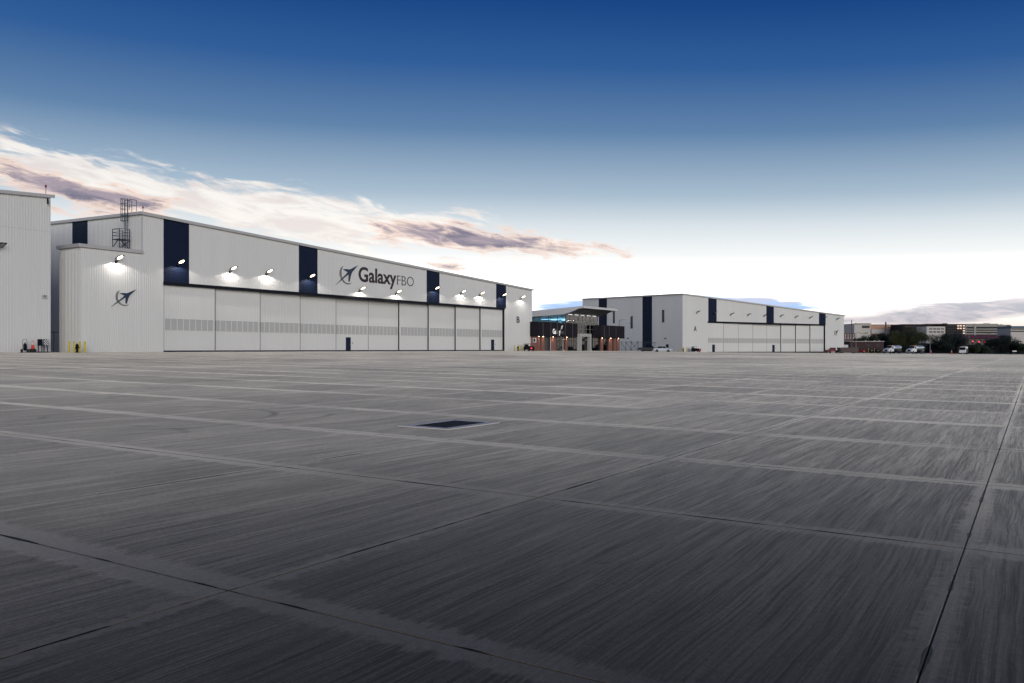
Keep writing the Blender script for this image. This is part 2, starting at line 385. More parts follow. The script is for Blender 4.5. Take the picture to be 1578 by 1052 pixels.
def bevel(o, wd=.03, seg=2):
    m = o.modifiers.new('bevel', 'BEVEL'); m.width = wd; m.segments = seg; m.limit_method = 'ANGLE'; return o
def tag(o, label, cat, group=None):
    o['label'] = label; o['category'] = cat
    if group: o['group'] = group
    return o
def struct(o): o['kind'] = 'structure'; return o
def empty(name, loc, rz=0.):
    o = bpy.data.objects.new(name, None); COL.objects.link(o); o.location = loc; o.rotation_euler = (0, 0, rz); o.empty_display_size = .5; return o
def copy_tree(o, parent=None):
    c = o.copy(); COL.objects.link(c); c.parent = parent
    for ch in o.children: copy_tree(ch, c)
    return c
def text_mesh(body, size, extrude=.04, offset=0.):
    cu = bpy.data.curves.new('lettering', 'FONT'); cu.body = body; cu.size = size; cu.extrude = extrude; cu.offset = offset; cu.resolution_u = 4
    o = bpy.data.objects.new('lettering', cu); COL.objects.link(o); bpy.context.view_layer.update()
    me = bpy.data.meshes.new_from_object(o.evaluated_get(bpy.context.evaluated_depsgraph_get()))
    bpy.data.objects.remove(o); bpy.data.curves.remove(cu)
    return me
def letters(name, body, x0, x1, z0, cap, y, material, parent, offset=0.):
    """raised lettering on a wall, each letter a part; scaled to run from x0 to x1 with capital height cap above z0"""
    me = text_mesh(body, 1., .03, offset); bm = bmesh.new(); bm.from_mesh(me); bpy.data.meshes.remove(me)
    mnx = min(v.co.x for v in bm.verts); mxx = max(v.co.x for v in bm.verts)
    bmesh.ops.remove_doubles(bm, verts=bm.verts, dist=1e-5)
    capz = max(v.co.y for v in bm.verts); sx = (x1 - x0) / (mxx - mnx); sz = cap / capz
    seen = set(); out = []
    for v0 in bm.verts:
        if v0 in seen: continue
        isl = []; st = [v0]; seen.add(v0)
        while st:
            v = st.pop(); isl.append(v)
            for e in v.link_edges:
                o = e.other_vert(v)
                if o not in seen: seen.add(o); st.append(o)
        idx = {v: i for i, v in enumerate(isl)}
        vs_ = [(x0 + (v.co.x - mnx) * sx, y - v.co.z * 1.0, z0 + v.co.y * sz) for v in isl]
        fs = {f for v in isl for f in v.link_faces}
        m2 = bpy.data.meshes.new('sign_letter'); m2.from_pydata(vs_, [], [tuple(idx[q] for q in f.verts) for f in fs]); m2.materials.append(material); m2.update()
        out.append(fixnormals(link('sign_letter', m2, parent)))
    bm.free(); return out
PLANE_POLY = [(510, 178), (418, 285), (398, 345), (380, 430), (364, 427), (367, 330), (365, 315), (170, 478), (330, 312), (352, 285), (278, 240), (330, 237), (385, 243)]
CRES_POLY = [(290, 188), (252, 215), (232, 270), (233, 330), (252, 385), (290, 440), (345, 472), (385, 468), (412, 446), (370, 455), (320, 440), (282, 395), (262, 340), (258, 280), (268, 225)]
def logo(parent, cx_, cz, s, y):
    def conv(P): return [((a - 340) * .0154 * s + cx_, (-(b - 328) * .01077 + (a - 340) * .107 * .01077) * s + cz) for a, b in P]
    fixnormals(MB().prism(conv(PLANE_POLY), y - .09, y - .03, 'y').build('logo_aircraft', SIGNN, parent))
    fixnormals(MB().prism(conv(CRES_POLY), y - .07, y - .01, 'y').build('logo_crescent', SIGNG, parent))
# ------------------------------------------------------------------ ground
APRON = apron_mat()
TL = [-12., -8.1, -4.2, -.35, 3.52, 7.43, 11.04, 15.05, 19.6, 23.7]
while TL[-1] < 330: TL.append(TL[-1] + 4.1)
NL = [.47 + 3.87 * k for k in range(-34, 25)] + [95.3]
def lw(l, n, dz=0.):
    q = DB * l + NB * n; return (q.x, q.y, ground_z(q.x, q.y) + dz)
def set_uv_tone(me, tones):
    uv = me.uv_layers.new(name='slab'); at = me.attributes.new('tone', 'FLOAT', 'FACE')
    for i, p in enumerate(me.polygons):
        at.data[i].value = tones[i]
        if p.loop_total == 4:
            for k, li in enumerate(p.loop_indices): uv.data[li].uv = ((0, 0), (1, 0), (1, 1), (0, 1))[k]
def build_ground():
    root = struct(empty('apron', (0, 0, 0)))
    V = []; F = []; T = []; slabs = []
    r2 = random.Random(5)
    drain = (12.35, 14.1, 9.15, 10.35)
    for a0, a1 in zip(TL, TL[1:]):
        for b0, b1 in zip(NL, NL[1:]):
            c = DB * ((a0 + a1) / 2) + NB * ((b0 + b1) / 2); tone = r2.random()
            near = c.length < 62 and c.y > -1.5 and abs(c.x) < c.y * .66 + 5.5
            if near: slabs.append((a0, a1, b0, b1, tone))
            i = len(V); dz = -.03 if near else 0.
            V += [lw(a0, b0, dz), lw(a1, b0, dz), lw(a1, b1, dz), lw(a0, b1, dz)]; F.append((i, i + 1, i + 2, i + 3)); T.append(tone)
    me = bpy.data.meshes.new('concrete_field'); me.from_pydata(V, [], F); me.materials.append(APRON); set_uv_tone(me, T)
    link('concrete_field', me, root)
    g = .002
    for a0, a1, b0, b1, tone in slabs:
        hole = a0 < drain[0] < a1 and b0 < drain[2] < b1
        parts = [(a0 + g, a1 - g, b0 + g, b1 - g)]
        # the slab tops follow the fall of the ground; a small chamfer runs round the edge
        V = []; F = []
        c = .008
        top = [(a0 + g + c, b0 + g + c), (a1 - g - c, b0 + g + c), (a1 - g - c, b1 - g - c), (a0 + g + c, b1 - g - c)]
        out = [(a0 + g, b0 + g), (a1 - g, b0 + g), (a1 - g, b1 - g), (a0 + g, b1 - g)]
        V += [lw(*p) for p in top] + [lw(*p, -.007) for p in out] + [lw(*p, -.05) for p in out]
        F = [(0, 1, 2, 3)] + [(4 + k, 4 + (k + 1) % 4, (k + 1) % 4, k) for k in range(4)] + [(8 + k, 8 + (k + 1) % 4, 4 + (k + 1) % 4, 4 + k) for k in range(4)]
        me = bpy.data.meshes.new('concrete_slab'); me.from_pydata(V, [], F); me.materials.append(APRON)
        uv = me.uv_layers.new(name='slab'); at = me.attributes.new('tone', 'FLOAT', 'FACE')
        for i, p in enumerate(me.polygons):
            at.data[i].value = tone
            for li in p.loop_indices:
                co = me.vertices[me.loops[li].vertex_index].co; q = Vector((co.x, co.y))
                uv.data[li].uv = ((q.dot(DB) - a0) / (a1 - a0), (q.dot(NB) - b0) / (b1 - b0))
        link('concrete_slab', me, root)
    # ground beyond the apron, out to the horizon
    GR = mat('dry_grass_ground', (.05, .05, .035), .95, vary=.3, vscale=.05)
    mb = MB(); S = 7000.; z = -.35
    mb.face([(-S, -S, z - .7), (S, -S, z - .7), (S, S, z - .7), (-S, S, z - .7)])
    struct(mb.build('terrain', GR))
    YARD = mat('yard_asphalt', (.10, .10, .10), .8, vary=.12, vscale=.2)
    # paved yard behind the apron's far edge and under the buildings
    mb = MB()
    for a0, a1 in zip(TL, TL[1:]):
        if a1 < 10: continue
        for b0, b1 in ((95.3, 110.), (110., 160.)):
            mb.face([lw(a0, b0, -.01), lw(a1, b0, -.01), lw(a1, b1, -.01), lw(a0, b1, -.01)])
    for b0, b1 in zip(NL, NL[1:]):
        for k in range(3): mb.face([lw(TL[-1] + 40 * k, b0, -.01), lw(TL[-1] + 40 * k + 40, b0, -.01), lw(TL[-1] + 40 * k + 40, b1, -.01), lw(TL[-1] + 40 * k, b1, -.01)])
    struct(mb.build('service_yard', YARD))
    # pit cover
    fr = Frame(DB * 12.35 + NB * 9.15, TH, ground_z(*(DB * 12.35 + NB * 9.15)))
    e = fr.empty('pit_cover'); tag(e, 'rectangular in-ground pit cover with pale frame and dark grating in the apron', 'pit cover')
    e.rotation_euler[0] = 0; e.location.z += .0
    W, D = 1.75, 1.2; b = .2
    GRATE = mat('wet_dark_grating', (.008, .009, .012), .5, spec=.2, vary=.5, vscale=9.)
    PALE = mat('pale_frame_concrete', (.72, .66, .58), .6, spec=.1, vary=.12, vscale=5.)
    sl_ = .0088
    for (x0, x1, y0, y1) in ((0, W, 0, b), (0, W, D - b, D), (0, b, b, D - b), (W - b, W, b, D - b)):
        mb = MB(); mb.prism([(x0 + .002, y0 + .002), (x1 - .002, y0 + .002), (x1 - .002, y1 - .002), (x0 + .002, y1 - .002)], -.04, .014, 'z'); mb.v = [(x, y, zz + y * sl_) for x, y, zz in mb.v]; fixnormals(mb.build('frame_strip', PALE, e))
    mb = MB(); mb.box(b, W - b, b, D - b, -.03, .004); mb.v = [(x, y, zz + y * sl_) for x, y, zz in mb.v]; mb.build('plate', GRATE, e)
    bar = None
    for k in range(17):
        x = b + .02 + k * (W - 2 * b - .04) / 16
        mb = MB(); mb.box(x - .012, x + .012, b + .01, D - b - .01, .002, .014); mb.v = [(xx, y, zz + y * sl_) for xx, y, zz in mb.v]; mb.build('grating_bar', GRATE, e)
    # trench drain towards the hangar
    fr = Frame(DB * 18.5 + NB * 46.4, TH, ground_z(*(DB * 18.5 + NB * 46.4)))
    mb = MB(); mb.box(0, 12, 0, .25, -.05, .008)
    t = mb.build('trench_drain', BLACK); t.location = (fr.p.x, fr.p.y, fr.floor); t.rotation_euler = (0, 0, math.pi / 2 - TH)
    tag(t, 'long narrow dark drain slot let into the apron at left', 'drain')
build_ground()
# ------------------------------------------------------------------ hangars
def wall_light(fr, x, z, lit, label, group, y=0.):
    o = empty('wall_light', fr.w(x, y, z), math.pi / 2 - fr.ang); tag(o, label, 'wall light', group)
    mb = MB(); mb.box(-.12, .12, -.06, -.031, -.42, -.02); mb.tube((0, -.05, -.3), (0, -.38, -.22), .045); mb.tube((0, -.38, -.22), (0, -.55, .06), .045); mb.build('bracket', BLACK, o)
    a = R(24); c, s = math.cos(a), math.sin(a)
    def P(yy, zz): return (-.5 - yy * c, .05 + yy * s) if False else (-.42 - (yy * c - zz * s), .03 + yy * s + zz * c)
    prof = [(0, 0), (.15, .11), (.8, .09), (1.15, .0)]
    mb = MB(); poly = [P(*q) for q in prof]
    mb.prism(poly, -.34, .34, 'x'); h = fixnormals(mb.build('housing', BLACK, o)); 
    mb = MB(); ring = [(.56 + .46 * math.cos(t), .27 * math.sin(t)) for t in (2 * math.pi * k / 16 for k in range(16))]
    pts = [(xx, *P(yy, -.012)) for yy, xx in ring]
    mb.face(pts); mb.build('lens', LAMPON if lit else LAMPOFF, o)
    if lit:
        L = bpy.data.lights.new('flood', 'SPOT'); L.energy = 230; L.spot_size = R(150); L.spot_blend = .12; L.shadow_soft_size = .1; L.color = (1., .94, .88)
        lo = bpy.data.objects.new('flood', L); COL.objects.link(lo); lo.parent = o
        lo.location = (0, -.95, -.08)
    return o
def door_leaves(root, count, W, H, recess, doors, thick=.26):
    """sliding leaves on stepped tracks; each has a band of translucent panes and perhaps a personnel door"""
    n = 8; b0, b1 = 2.75, 4.25
    pm = None
    for i in range(count):
        x0 = i * W - (.12 if i else 0); x1 = (i + 1) * W + (.12 if i < count - 1 else 0); r = recess[i]
        mb = MB(); mb.box(x0, x1, r + .01, r + thick, .1, H + .15, 0, ends=1)
        cut = []
        if i in doors: cut = [doors[i]]
        # ribbed skin above and below the band
        mb.ribs(x0 + .02, x1 - .02, b1 + .04, H + .1, r, .3, .022)
        xs = x0 + .02
        for c0 in cut:
            mb.ribs(xs, c0, .14, b0 - .04, r, .3, .022); mb.ribs(c0, c0 + 1.15, 2.25, b0 - .04, r, .3, .022); xs = c0 + 1.15
        mb.ribs(xs, x1 - .02, .14, b0 - .04, r, .3, .022)
        # mullions and rails of the band
        e0 = .34; pw = (x1 - x0 - 2 * e0) / n
        for k in range(n + 1): mb.box(x0 + e0 + k * pw - .05, x0 + e0 + k * pw + .05, r - .03, r + .009, b0, b1)
        mb.box(x0 + .02, x1 - .02, r - .035, r + .008, b1, b1 + .04); mb.box(x0 + .02, x1 - .02, r - .035, r + .008, b0 - .04, b0)
        mb.box(x1 - .07, x1 - .005, r - .03, r + .009, .14, H + .1, 1)  # navy strip painted in as the thin shadow line at each leaf joint
        leaf = mb.build('door_leaf', [DOORW, NAVY], root)
        for k in range(n):
            key = round(pw, 3)
            if pm is None or pm[0] != key:
                q = MB(); q.box(-pw / 2 + .055, pw / 2 - .055, -.006, .008, b0 + .005, b1 - .005)
                for f in range(1, 4): q.box(-pw / 2 + pw * f / 4 - .012, -pw / 2 + pw * f / 4 + .012, -.016, -.0065, b0 + .006, b1 - .006)
                o = q.build('pane', PANE, leaf); pm = (key, o.data)
            else: o = link('pane', pm[1], leaf)
            o.location = (x0 + e0 + (k + .5) * pw, r, 0)
        q = MB(); q.box(x0, x1, r - .02, r + .2, -.25, .095); q.build('bottom_rail', NAVY, leaf)
        for c0 in cut:
            q = MB(); q.box(c0 + .05, c0 + 1.1, r - .015, r + .008, .1, 2.2); q.box(c0, c0 + .05, r - .04, r + .007, .1, 2.25); q.box(c0 + 1.1, c0 + 1.15, r - .04, r + .007, .1, 2.25); q.box(c0 + .05, c0 + 1.1, r - .04, r + .007, 2.2, 2.25)
            dd = q.build('personnel_door', NAVY, leaf)
            q = MB(); q.box(c0 + .92, c0 + 1.02, r - .07, r - .016, .98, 1.14); q.build('door_handle', GREYM, leaf); q = MB(); q.box(c0 + 1.45, c0 + 1.6, r - .09, r - .023, 1.2, 1.4); q.build('key_box', GREYM, leaf)
def hangar(fr, root, x_left, x_right, roof_l, roof_r, back_rise, depth, doorW, headT, headB, stripes, base=-.6, door_left=0., soff=2.6):
    roof = lambda x: roof_l + (roof_r - roof_l) * (x - x_left) / (x_right - x_left)
    mb = MB()
    if door_left > x_left: mb.ribs(x_left, door_left, base, roof)
    if doorW:
        xs = door_left
        for a, b in stripes:
            if a > xs: mb.ribs(xs, a, headT, roof)
            xs = b
        e = door_left + doorW
        if stripes and xs > e: mb.ribs(e, xs, base, headT)
        mb.ribs(max(xs, e) if not (stripes and xs > e) else xs, x_right, base, roof)
        if not (stripes and xs >= e): mb.ribs(xs, e, headT, roof)
    else:
        mb.ribs(door_left, x_right, base, roof)
    mb.build('front_wall', WHITE, root)
    for a, b in stripes:
        q = MB(); q.hribs(a + .01, b - .01, headT + .01, roof, -.004); q.box(a, a + .05, -.05, .02, headT + .01, roof(a) - .02); q.box(b - .05, b, -.05, .02, headT + .01, roof(b) - .02); q.build('navy_stripe_panel', NAVY, root)
    # roof and edge flashing
    T = .16; ov = .28
    zl, zr = roof_l, roof_r
    P = [(x_left - ov, -ov, roof(x_left - ov) + .02), (x_right + ov, -ov, roof(x_right + ov) + .02), (x_right + ov, depth, roof(x_right + ov) + .02 + back_rise), (x_left - ov, depth, roof(x_left - ov) + .02 + back_rise)]
    q = MB(); q.face(P); q.face([(a, b, c + T) for a, b, c in P][::1])
    for k in range(4):
        a, b = P[k], P[(k + 1) % 4]; q.face([a, b, (b[0], b[1], b[2] + T), (a[0], a[1], a[2] + T)])
    ro = fixnormals(q.build('roof', TRIM, root))
    q = MB()
    q.prism([(x_left - ov - .04, roof(x_left) - .14), (x_right + ov + .04, roof(x_right) - .14), (x_right + ov + .04, roof(x_right) + .24), (x_left - ov - .04, roof(x_left) + .24)], -ov - .05, -ov - .004, 'y')
    fixnormals(q.build('eave_flashing', TRIM, ro))
    q = MB(); sA, sB = roof(x_left), roof(x_left) + back_rise
    q.prism([(-ov, sA - .14), (depth, sB - .14), (depth, sB + .24), (-ov, sA + .24)], x_left - ov - .05, x_left - ov - .004, 'x'); fixnormals(q.build('rake_flashing', TRIM, ro))
    # far end and back
    q = MB(); q.face([(x_right, 0, base), (x_right, depth, base), (x_right, depth, roof(x_right) + back_rise), (x_right, 0, roof(x_right))]); q.build('end_wall', WHITE, root)
    q = MB(); q.face([(x_right, depth, base), (x_left, depth, base), (x_left, depth, roof(x_left) + back_rise), (x_right, depth, roof(x_right) + back_rise)]); q.build('back_wall', WHITE, root)
    if doorW:
        q = MB(); q.box(door_left - .06, door_left + doorW + .25, -.10, -.032, headB, headT + .05); q.build('header_fascia', BLACK, root)
        q = MB(); q.box(door_left, door_left + doorW, -.03, soff, headB + .12, headB + .3); q.build('track_soffit', BLACK, root)
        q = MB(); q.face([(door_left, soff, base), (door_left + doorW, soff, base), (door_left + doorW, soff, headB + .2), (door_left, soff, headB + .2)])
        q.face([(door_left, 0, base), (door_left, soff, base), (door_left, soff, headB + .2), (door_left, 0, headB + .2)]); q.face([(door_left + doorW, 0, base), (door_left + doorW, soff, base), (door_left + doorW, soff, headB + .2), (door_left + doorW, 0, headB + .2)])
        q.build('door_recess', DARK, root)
        q = MB(); q.box(door_left + doorW - .06, door_left + doorW + .1, -.09, -.031, base, headB); q.build('jamb', NAVY, root)
    return roof
# --- long hangar in the middle
FB = Frame(((252 - CX) / FPX * 107.7, 107.7), TH, EYE - .3)
hb = FB.empty('hangar'); tag(hb, 'long white ribbed hangar with Galaxy sign, navy stripes and lit wall lamps', 'hangar')
xl, xr, xd = FB.l(218.5), FB.l(820), FB.l(776.5)
zt = FB.z(252, 434.4); zb_ = zt - .36
sB = [(FB.l(252), FB.l(291)), (FB.l(460.5), FB.l(489)), (FB.l(657.5), FB.l(677)), (FB.l(764.5), FB.l(779.5))]
roofB = hangar(FB, hb, xl, xr, FB.z(219, 329), FB.z(820, 447), 1.1, 60., xd, zt, zb_, sB)
rec = [.25, .58, .91, 1.24, 1.57, 1.62, 1.29, .96, .63, .30]
for i in range(10): rec[i] += .05
W10 = xd / 10
door_leaves(hb, 10, W10, zb_ + .05, rec, {4: FB.l(533, 1.6), 9: FB.l(757, .3)})
# side wall with its stripe, above and beside the door pocket
y0, y1 = FB.depth(135, xl), FB.depth(111.5, xl)
rs = lambda y: roofB(xl) + 1.1 * y / 60
mb = MB(); mb.ribs(0, y0, -.6, rs, xl, along='y'); mb.ribs(y1, 60, -.6, rs, xl, along='y'); mb.ribs(y0, y1, -.6, 12.0, xl, along='y'); mb.build('side_wall', WHITE, hb)
mb = MB(); mb.hribs(y0 + .01, y1 - .01, 12.01, rs, xl - .004, along='y'); mb.build('navy_stripe_panel', NAVY, hb)
# door pocket (low annex flush with the front)
xa = FB.l(124); ha = 12.3; da = FB.depth(93, xa)
mb = MB(); mb.ribs(xa, xl, -.6, ha); mb.ribs(0, da, -.6, ha, xa, along='y'); mb.face([(xa, da, -.6), (xa, da, ha), (xl, da, ha), (xl, da, -.6)]); pk = mb.build('door_pocket', WHITE, hb)
mb = MB(); mb.box(xa - .35, xl + .05, -.3, da + .3, ha + .02, ha + .45); bevel(mb.build('pocket_roof', TRIM, pk), .04)
mb = MB(); mb.tube((xa - .12, da - .12, -.5), (xa - .12, da - .12, ha), .09); mb.build('downpipe', TRIM, pk)
mb = MB(); mb.box(xl - .06, xl + .06, -.06, -.031, ha + .46, roofB(xl) - .15); mb.build('corner_trim', TRIM, hb)
for x_ in (xl + .3, xr - .4):
    mb = MB(); mb.tube((x_, .2, roofB(x_) + .2), (x_, .2, roofB(x_) + .75), .03); mb.lathe([(.09, .75), (.1, .9), (.05, 1.0)], (x_, .2, roofB(x_)), 8); mb.build('obstruction_beacon', REDP, hb)
# lettering
gx0, gx1, fx1 = FB.l(552.3), FB.l(610.5), FB.l(637.3)
zg = FB.z(560, 433.5)
letters('sign_letter', 'Galaxy', gx0, gx1, zg, 2.45, -.03, SIGNP, hb, .022)
letters('sign_letter', 'FBO', FB.l(611.8), fx1, zg - .02, 1.72, -.03, FBOG, hb, -.012)
logo(hb, FB.l(534), FB.z(534, 423.6), 1., -.03)
logo(hb, FB.l(190), FB.z(190, 459), .64, -.03)
letters('sign_letter', 'B', FB.l(796), FB.l(800.6), FB.z(798, 497), 1.35, -.03, SIGNN, hb, .02)
# rooftop access ladder on the pocket roof against the side wall
def ladder():
    o = empty('access_ladder', FB.w(FB.l(186), 2.2, ha + .5), math.pi / 2 - TH)
    tag(o, 'dark steel caged ladder with platform on the hangar annex roof', 'ladder')
    # it stands against the side wall: local +x is towards that wall
    gap = xl - FB.l(186) - .5
    H = roofB(xl) - ha - .5
    for yy in (-.25, .25): mb = MB(); mb.tube((gap - .2, yy, 0), (gap - .2, yy, H + 1.9), .045, seg=6); mb.build('rail', STEEL, o)
    for k in range(int((H + .2) / .32)):
        q = MB(); q.tube((gap - .2, -.25, .3 + k * .32), (gap - .2, .25, .3 + k * .32), .022, seg=6); q.build('rung', STEEL, o)
    q = MB(); px0, px1, py0, py1, pz = gap - 1.5, gap, -.55, 1.0, 1.35
    q.box(px0, px1, py0, py1, pz - .08, pz); q.build('platform', STEEL, o)
    for (x, y) in ((px0 + .05, py0 + .05), (px0 + .05, py1 - .05), (px1 - .05, py0 + .05), (px1 - .05, py1 - .05)):
        q = MB(); q.tube((x, y, 0), (x, y, pz + 1.3), .05, seg=6); q.build('post', STEEL, o)
    for zz in (pz + .45, pz + .85, pz + 1.28):
        q = MB(); q.tube((px0 + .05, py0 + .05, zz), (px1, py0 + .05, zz), .03, seg=6); q.tube((px0 + .05, py1 - .05, zz), (px1, py1 - .05, zz), .03, seg=6); q.tube((px0 + .05, py0 + .05, zz), (px0 + .05, py1 - .05, zz), .03, seg=6); q.build('guard_rail', STEEL, o)
    for a, b, r_ in (((px0, py0, .1), (px1, py0, pz - .1), .05), ((px1, py0, .1), (px0, py0, pz - .1), .05), ((px0 - .1, py1, 0), (px0 + .8, py1, pz), .06)): q = MB(); q.tube(a, b, r_, seg=6); q.build('brace', STEEL, o)
    # cage hoops and bars at the head
    for zz in (H - .9, H - .2, H + .6, H + 1.3, H + 1.9):
        q = MB(); pts = [(gap - .2 - .75 * math.sin(t), .38 * math.cos(t), zz) for t in (math.pi * k / 8 for k in range(9))]
        for a, b in zip(pts, pts[1:]): q.tube(a, b, .028, seg=5)
        q.build('cage_hoop', STEEL, o)
    for t in (math.pi * k / 6 for k in range(7)):
        q = MB(); x, y = gap - .2 - .75 * math.sin(t), .38 * math.cos(t); q.tube((x, y, H - .9), (x, y, H + 1.9), .025, seg=5); q.build('cage_bar', STEEL, o)
    for y in (-.5, .5):
        q = MB(); pts = [(gap - .1, y, H + .5), (gap - .1, y, H + 1.9), (gap + .9, y, H + 1.9), (gap + .9, y, H + .5)]
        for a, b in zip(pts, pts[1:]): q.tube(a, b, .035, seg=6)
        q.tube((gap - .1, y, H + 1.2), (gap + .9, y, H + 1.2), .028, seg=5); q.build('walk_through_rail', STEEL, o)
ladder()
for px, py, lab in ((178, 403, 'lit flood lamp on the low annex wall above the aircraft emblem'), (273, 409, 'lit flood lamp on the widest, nearest navy stripe'),
                (353.5, 418.5, 'lit flood lamp first right of the nearest navy stripe'), (409.5, 422.5, 'lit flood lamp second right of the nearest navy stripe'),
                (475, 429.5, 'lit flood lamp on the navy stripe left of the Galaxy sign'), (553, 448.5, 'lit flood lamp under the first letters of the Galaxy sign'),
                (609, 453, 'lit flood lamp under the letter y and F of the sign'), (668, 447.5, 'lit flood lamp on the navy stripe right of the Galaxy sign'),
                (709, 452.5, 'lit flood lamp on white wall, left of a pair right of the sign'), (738, 455, 'lit flood lamp on white wall, right of a pair right of the sign'),
                (772, 457.5, 'lit flood lamp on the narrowest navy stripe above the last door leaf'), (801, 460.5, 'lit flood lamp above the letter B')):
    wall_light(FB, FB.l(px), FB.z(px, py) + .2, True, lab, 'lit lamps along the long hangar')
# --- hangar at the left edge
xc = FB.l(78); 
FC = Frame(FB.p + FB.d * xc, TH, FB.floor)
hc = FC.empty('hangar'); tag(hc, 'grey-white ribbed hangar wall cut off by the left picture edge', 'hangar')
roofC = hangar(FC, hc, -70., 0., FC.z(78, 303) - .35 * 70 / 6, FC.z(78, 303), -.6, 60., 0, 0, 0, [], door_left=-70.)
mb = MB(); zj = FC.z(60, 355); mb.box(-70, -.02, -.037, -.031, zj - .03, zj); mb.build('lap_joint', TRIM, hc)
mb = MB(); mb.tube((-.6, -.1, roofC(-.6)), (-.6, -.1, roofC(-.6) + 1.0), .03); mb.lathe([(.1, 1.0), (.12, 1.2), (.05, 1.3)], (-.6, -.1, roofC(-.6)), 8); mb.build('obstruction_beacon', REDP, hc)
mb = MB(); mb.tube((-.6, -.5, roofC(-.6) - .9), (-.6, -.5, roofC(-.6) - .3), .1); mb.build('camera_pod', BLACK, hc)
wall_light(FC, FC.l(-4), FC.z(-4, 382), False, 'unlit flood lamp at the left picture edge', None)
o = empty('utility_box', FC.w(FC.l(67.5), 0, FC.z(67.5, 457)), math.pi / 2 - TH); tag(o, 'small pale junction box on the left hangar wall', 'box')
mb = MB(); mb.box(-.25, .25, -.22, -.031, -.2, .2); bevel(mb.build('case', TRIM, o), .03); mb = MB(); mb.box(-.12, .12, -.24, -.221, -.05, .14); mb.build('cover', GREYM, o)
# --- hangar on the right, turned towards the camera
PA = math.atan2(2700 - CX, FPX)
FA = Frame(pt(1090.6, 246.), PA, EYE - .95)
hA = FA.empty('hangar'); tag(hA, 'distant white hangar marked A with navy stripes and unlit lamps', 'hangar')
al, ar, ad = FA.l(1052), FA.l(1300.5), FA.l(1271)
zt = FA.z(1091, 495); zb_ = zt - .42
sA = [(FA.l(1091.3), FA.l(1104.2)), (FA.l(1180.9), FA.l(1192.3)), (FA.l(1262), FA.l(1272.2))]
roofA = hangar(FA, hA, al, ar, FA.z(1052, 453), FA.z(1300, 486.5), .8, 46., ad, zt, zb_, sA, base=-1.2)
door_leaves(hA, 8, ad / 8, zb_ + .05, [.3, .63, .96, 1.29, 1.4, 1.07, .74, .41], {0: FA.l(1097.4, .3), 4: FA.l(1190, 1.4)})
rs = lambda y: roofA(al) + .8 * y / 46
D = lambda px: FA.depth(px, al)
ys = [(D(1004.8), D(990)), (D(935.4), D(922.7))]
FAs = lambda px, py: FA.z(px, py) if False else (EYE + (HY - py) / FPX * (FA.p + FA.d * al + FA.n * D(px)).y - FA.floor)
wins = [(1022.2, 477.2, 496.6), (973.5, 487, 506), (946.3, 478.5, 498)]
holes = sorted([(D(px) - .45, D(px) + .45, FAs(px, b), FAs(px, t)) for px, t, b in wins])
mb = MB(); q0 = 0.
segs = sorted([(a, b, 'S') for a, b in ys] + [(a, b, ('W', c, e)) for a, b, c, e in holes], key=lambda s: s[0])
for a, b, kind in segs:
    mb.ribs(q0, a, -1.2, rs, al, along='y')
    if kind != 'S': mb.ribs(a, b, -1.2, kind[1], al, along='y'); mb.ribs(a, b, kind[2], rs, al, along='y')
    q0 = b
mb.ribs(q0, 46, -1.2, rs, al, along='y'); mb.build('side_wall', WHITE, hA)
for a, b in ys:
    mb = MB(); mb.hribs(a + .01, b - .01, -1.2, rs, al - .004, along='y'); mb.build('navy_stripe_panel', NAVY, hA)
for a, b, z0, z1 in holes:
    mb = MB()
    for (p, q, r_, s_) in ((a, a + .1, z0, z1), (b - .1, b, z0, z1), (a + .1, b - .1, z0, z0 + .1), (a + .1, b - .1, z1 - .1, z1), (a + .1, b - .1, z0 + (z1 - z0) * .28, z0 + (z1 - z0) * .28 + .08)): mb.box(al - .06, al + .12, p, q, r_, s_)
    wn = mb.build('window', NAVY, hA); mb = MB(); mb.box(al + .02, al + .05, a + .11, b - .11, z0 + .11, z1 - .11); mb.build('pane', GLASSD, wn)
for px, py in ((968.5, 521), (997, 521), (1026, 521)):
    z_ = FAs(px, py); y_ = D(px); mb = MB(); mb.box(al - .35, al - .031, y_ - .2, y_ + .2, z_ - .15, z_ + .15); mb.build('wall_pack_lamp', BLACK, hA)
z_ = FAs(1028.5, 535); mb = MB(); mb.box(al - .06, al - .031, D(1030.5), D(1026.5), z_ - 1.3, z_ + .9); mb.build('personnel_door', BLACK, hA)
logo(hA, FA.l(1288), FA.z(1288, 512.5), .58, -.03)
letters('sign_letter', 'A', FA.l(1069), FA.l(1073.4), FA.z(1071, 510), 1.5, -.03, SIGNN, hA, .02)
mb = MB(); mb.box(FA.l(1259), FA.l(1263), 6, 8, roofA(FA.l(1261)) + .1, roofA(FA.l(1261)) + .9); mb.build('roof_unit', GREYM, hA)
for px, py, lab in ((1073, 482.5, 'unlit lamp above the letter A on the distant hangar'), (1099, 484, 'unlit lamp on the leftmost navy stripe of the distant hangar'),
        (1125.5, 485.5, 'unlit lamp first right of the distant hangar leftmost navy stripe'), (1151.5, 486.5, 'unlit lamp second right of the distant hangar leftmost navy stripe'), (1176.5, 487.5, 'unlit lamp just left of the distant hangar middle navy stripe'),
        (1202, 488, 'unlit lamp first right of the distant hangar middle navy stripe'), (1225, 489.5, 'unlit lamp second right of the distant hangar middle navy stripe'), (1247, 490.5, 'unlit lamp just left of the distant hangar last navy stripe'),
        (1269, 491, 'unlit lamp on the last navy stripe of the distant hangar'), (1289, 492.5, 'unlit lamp above the emblem at the distant hangar right end')):
    wall_light(FA, FA.l(px), FA.z(px, py) + .2, False, lab, 'unlit lamps along the distant hangar')
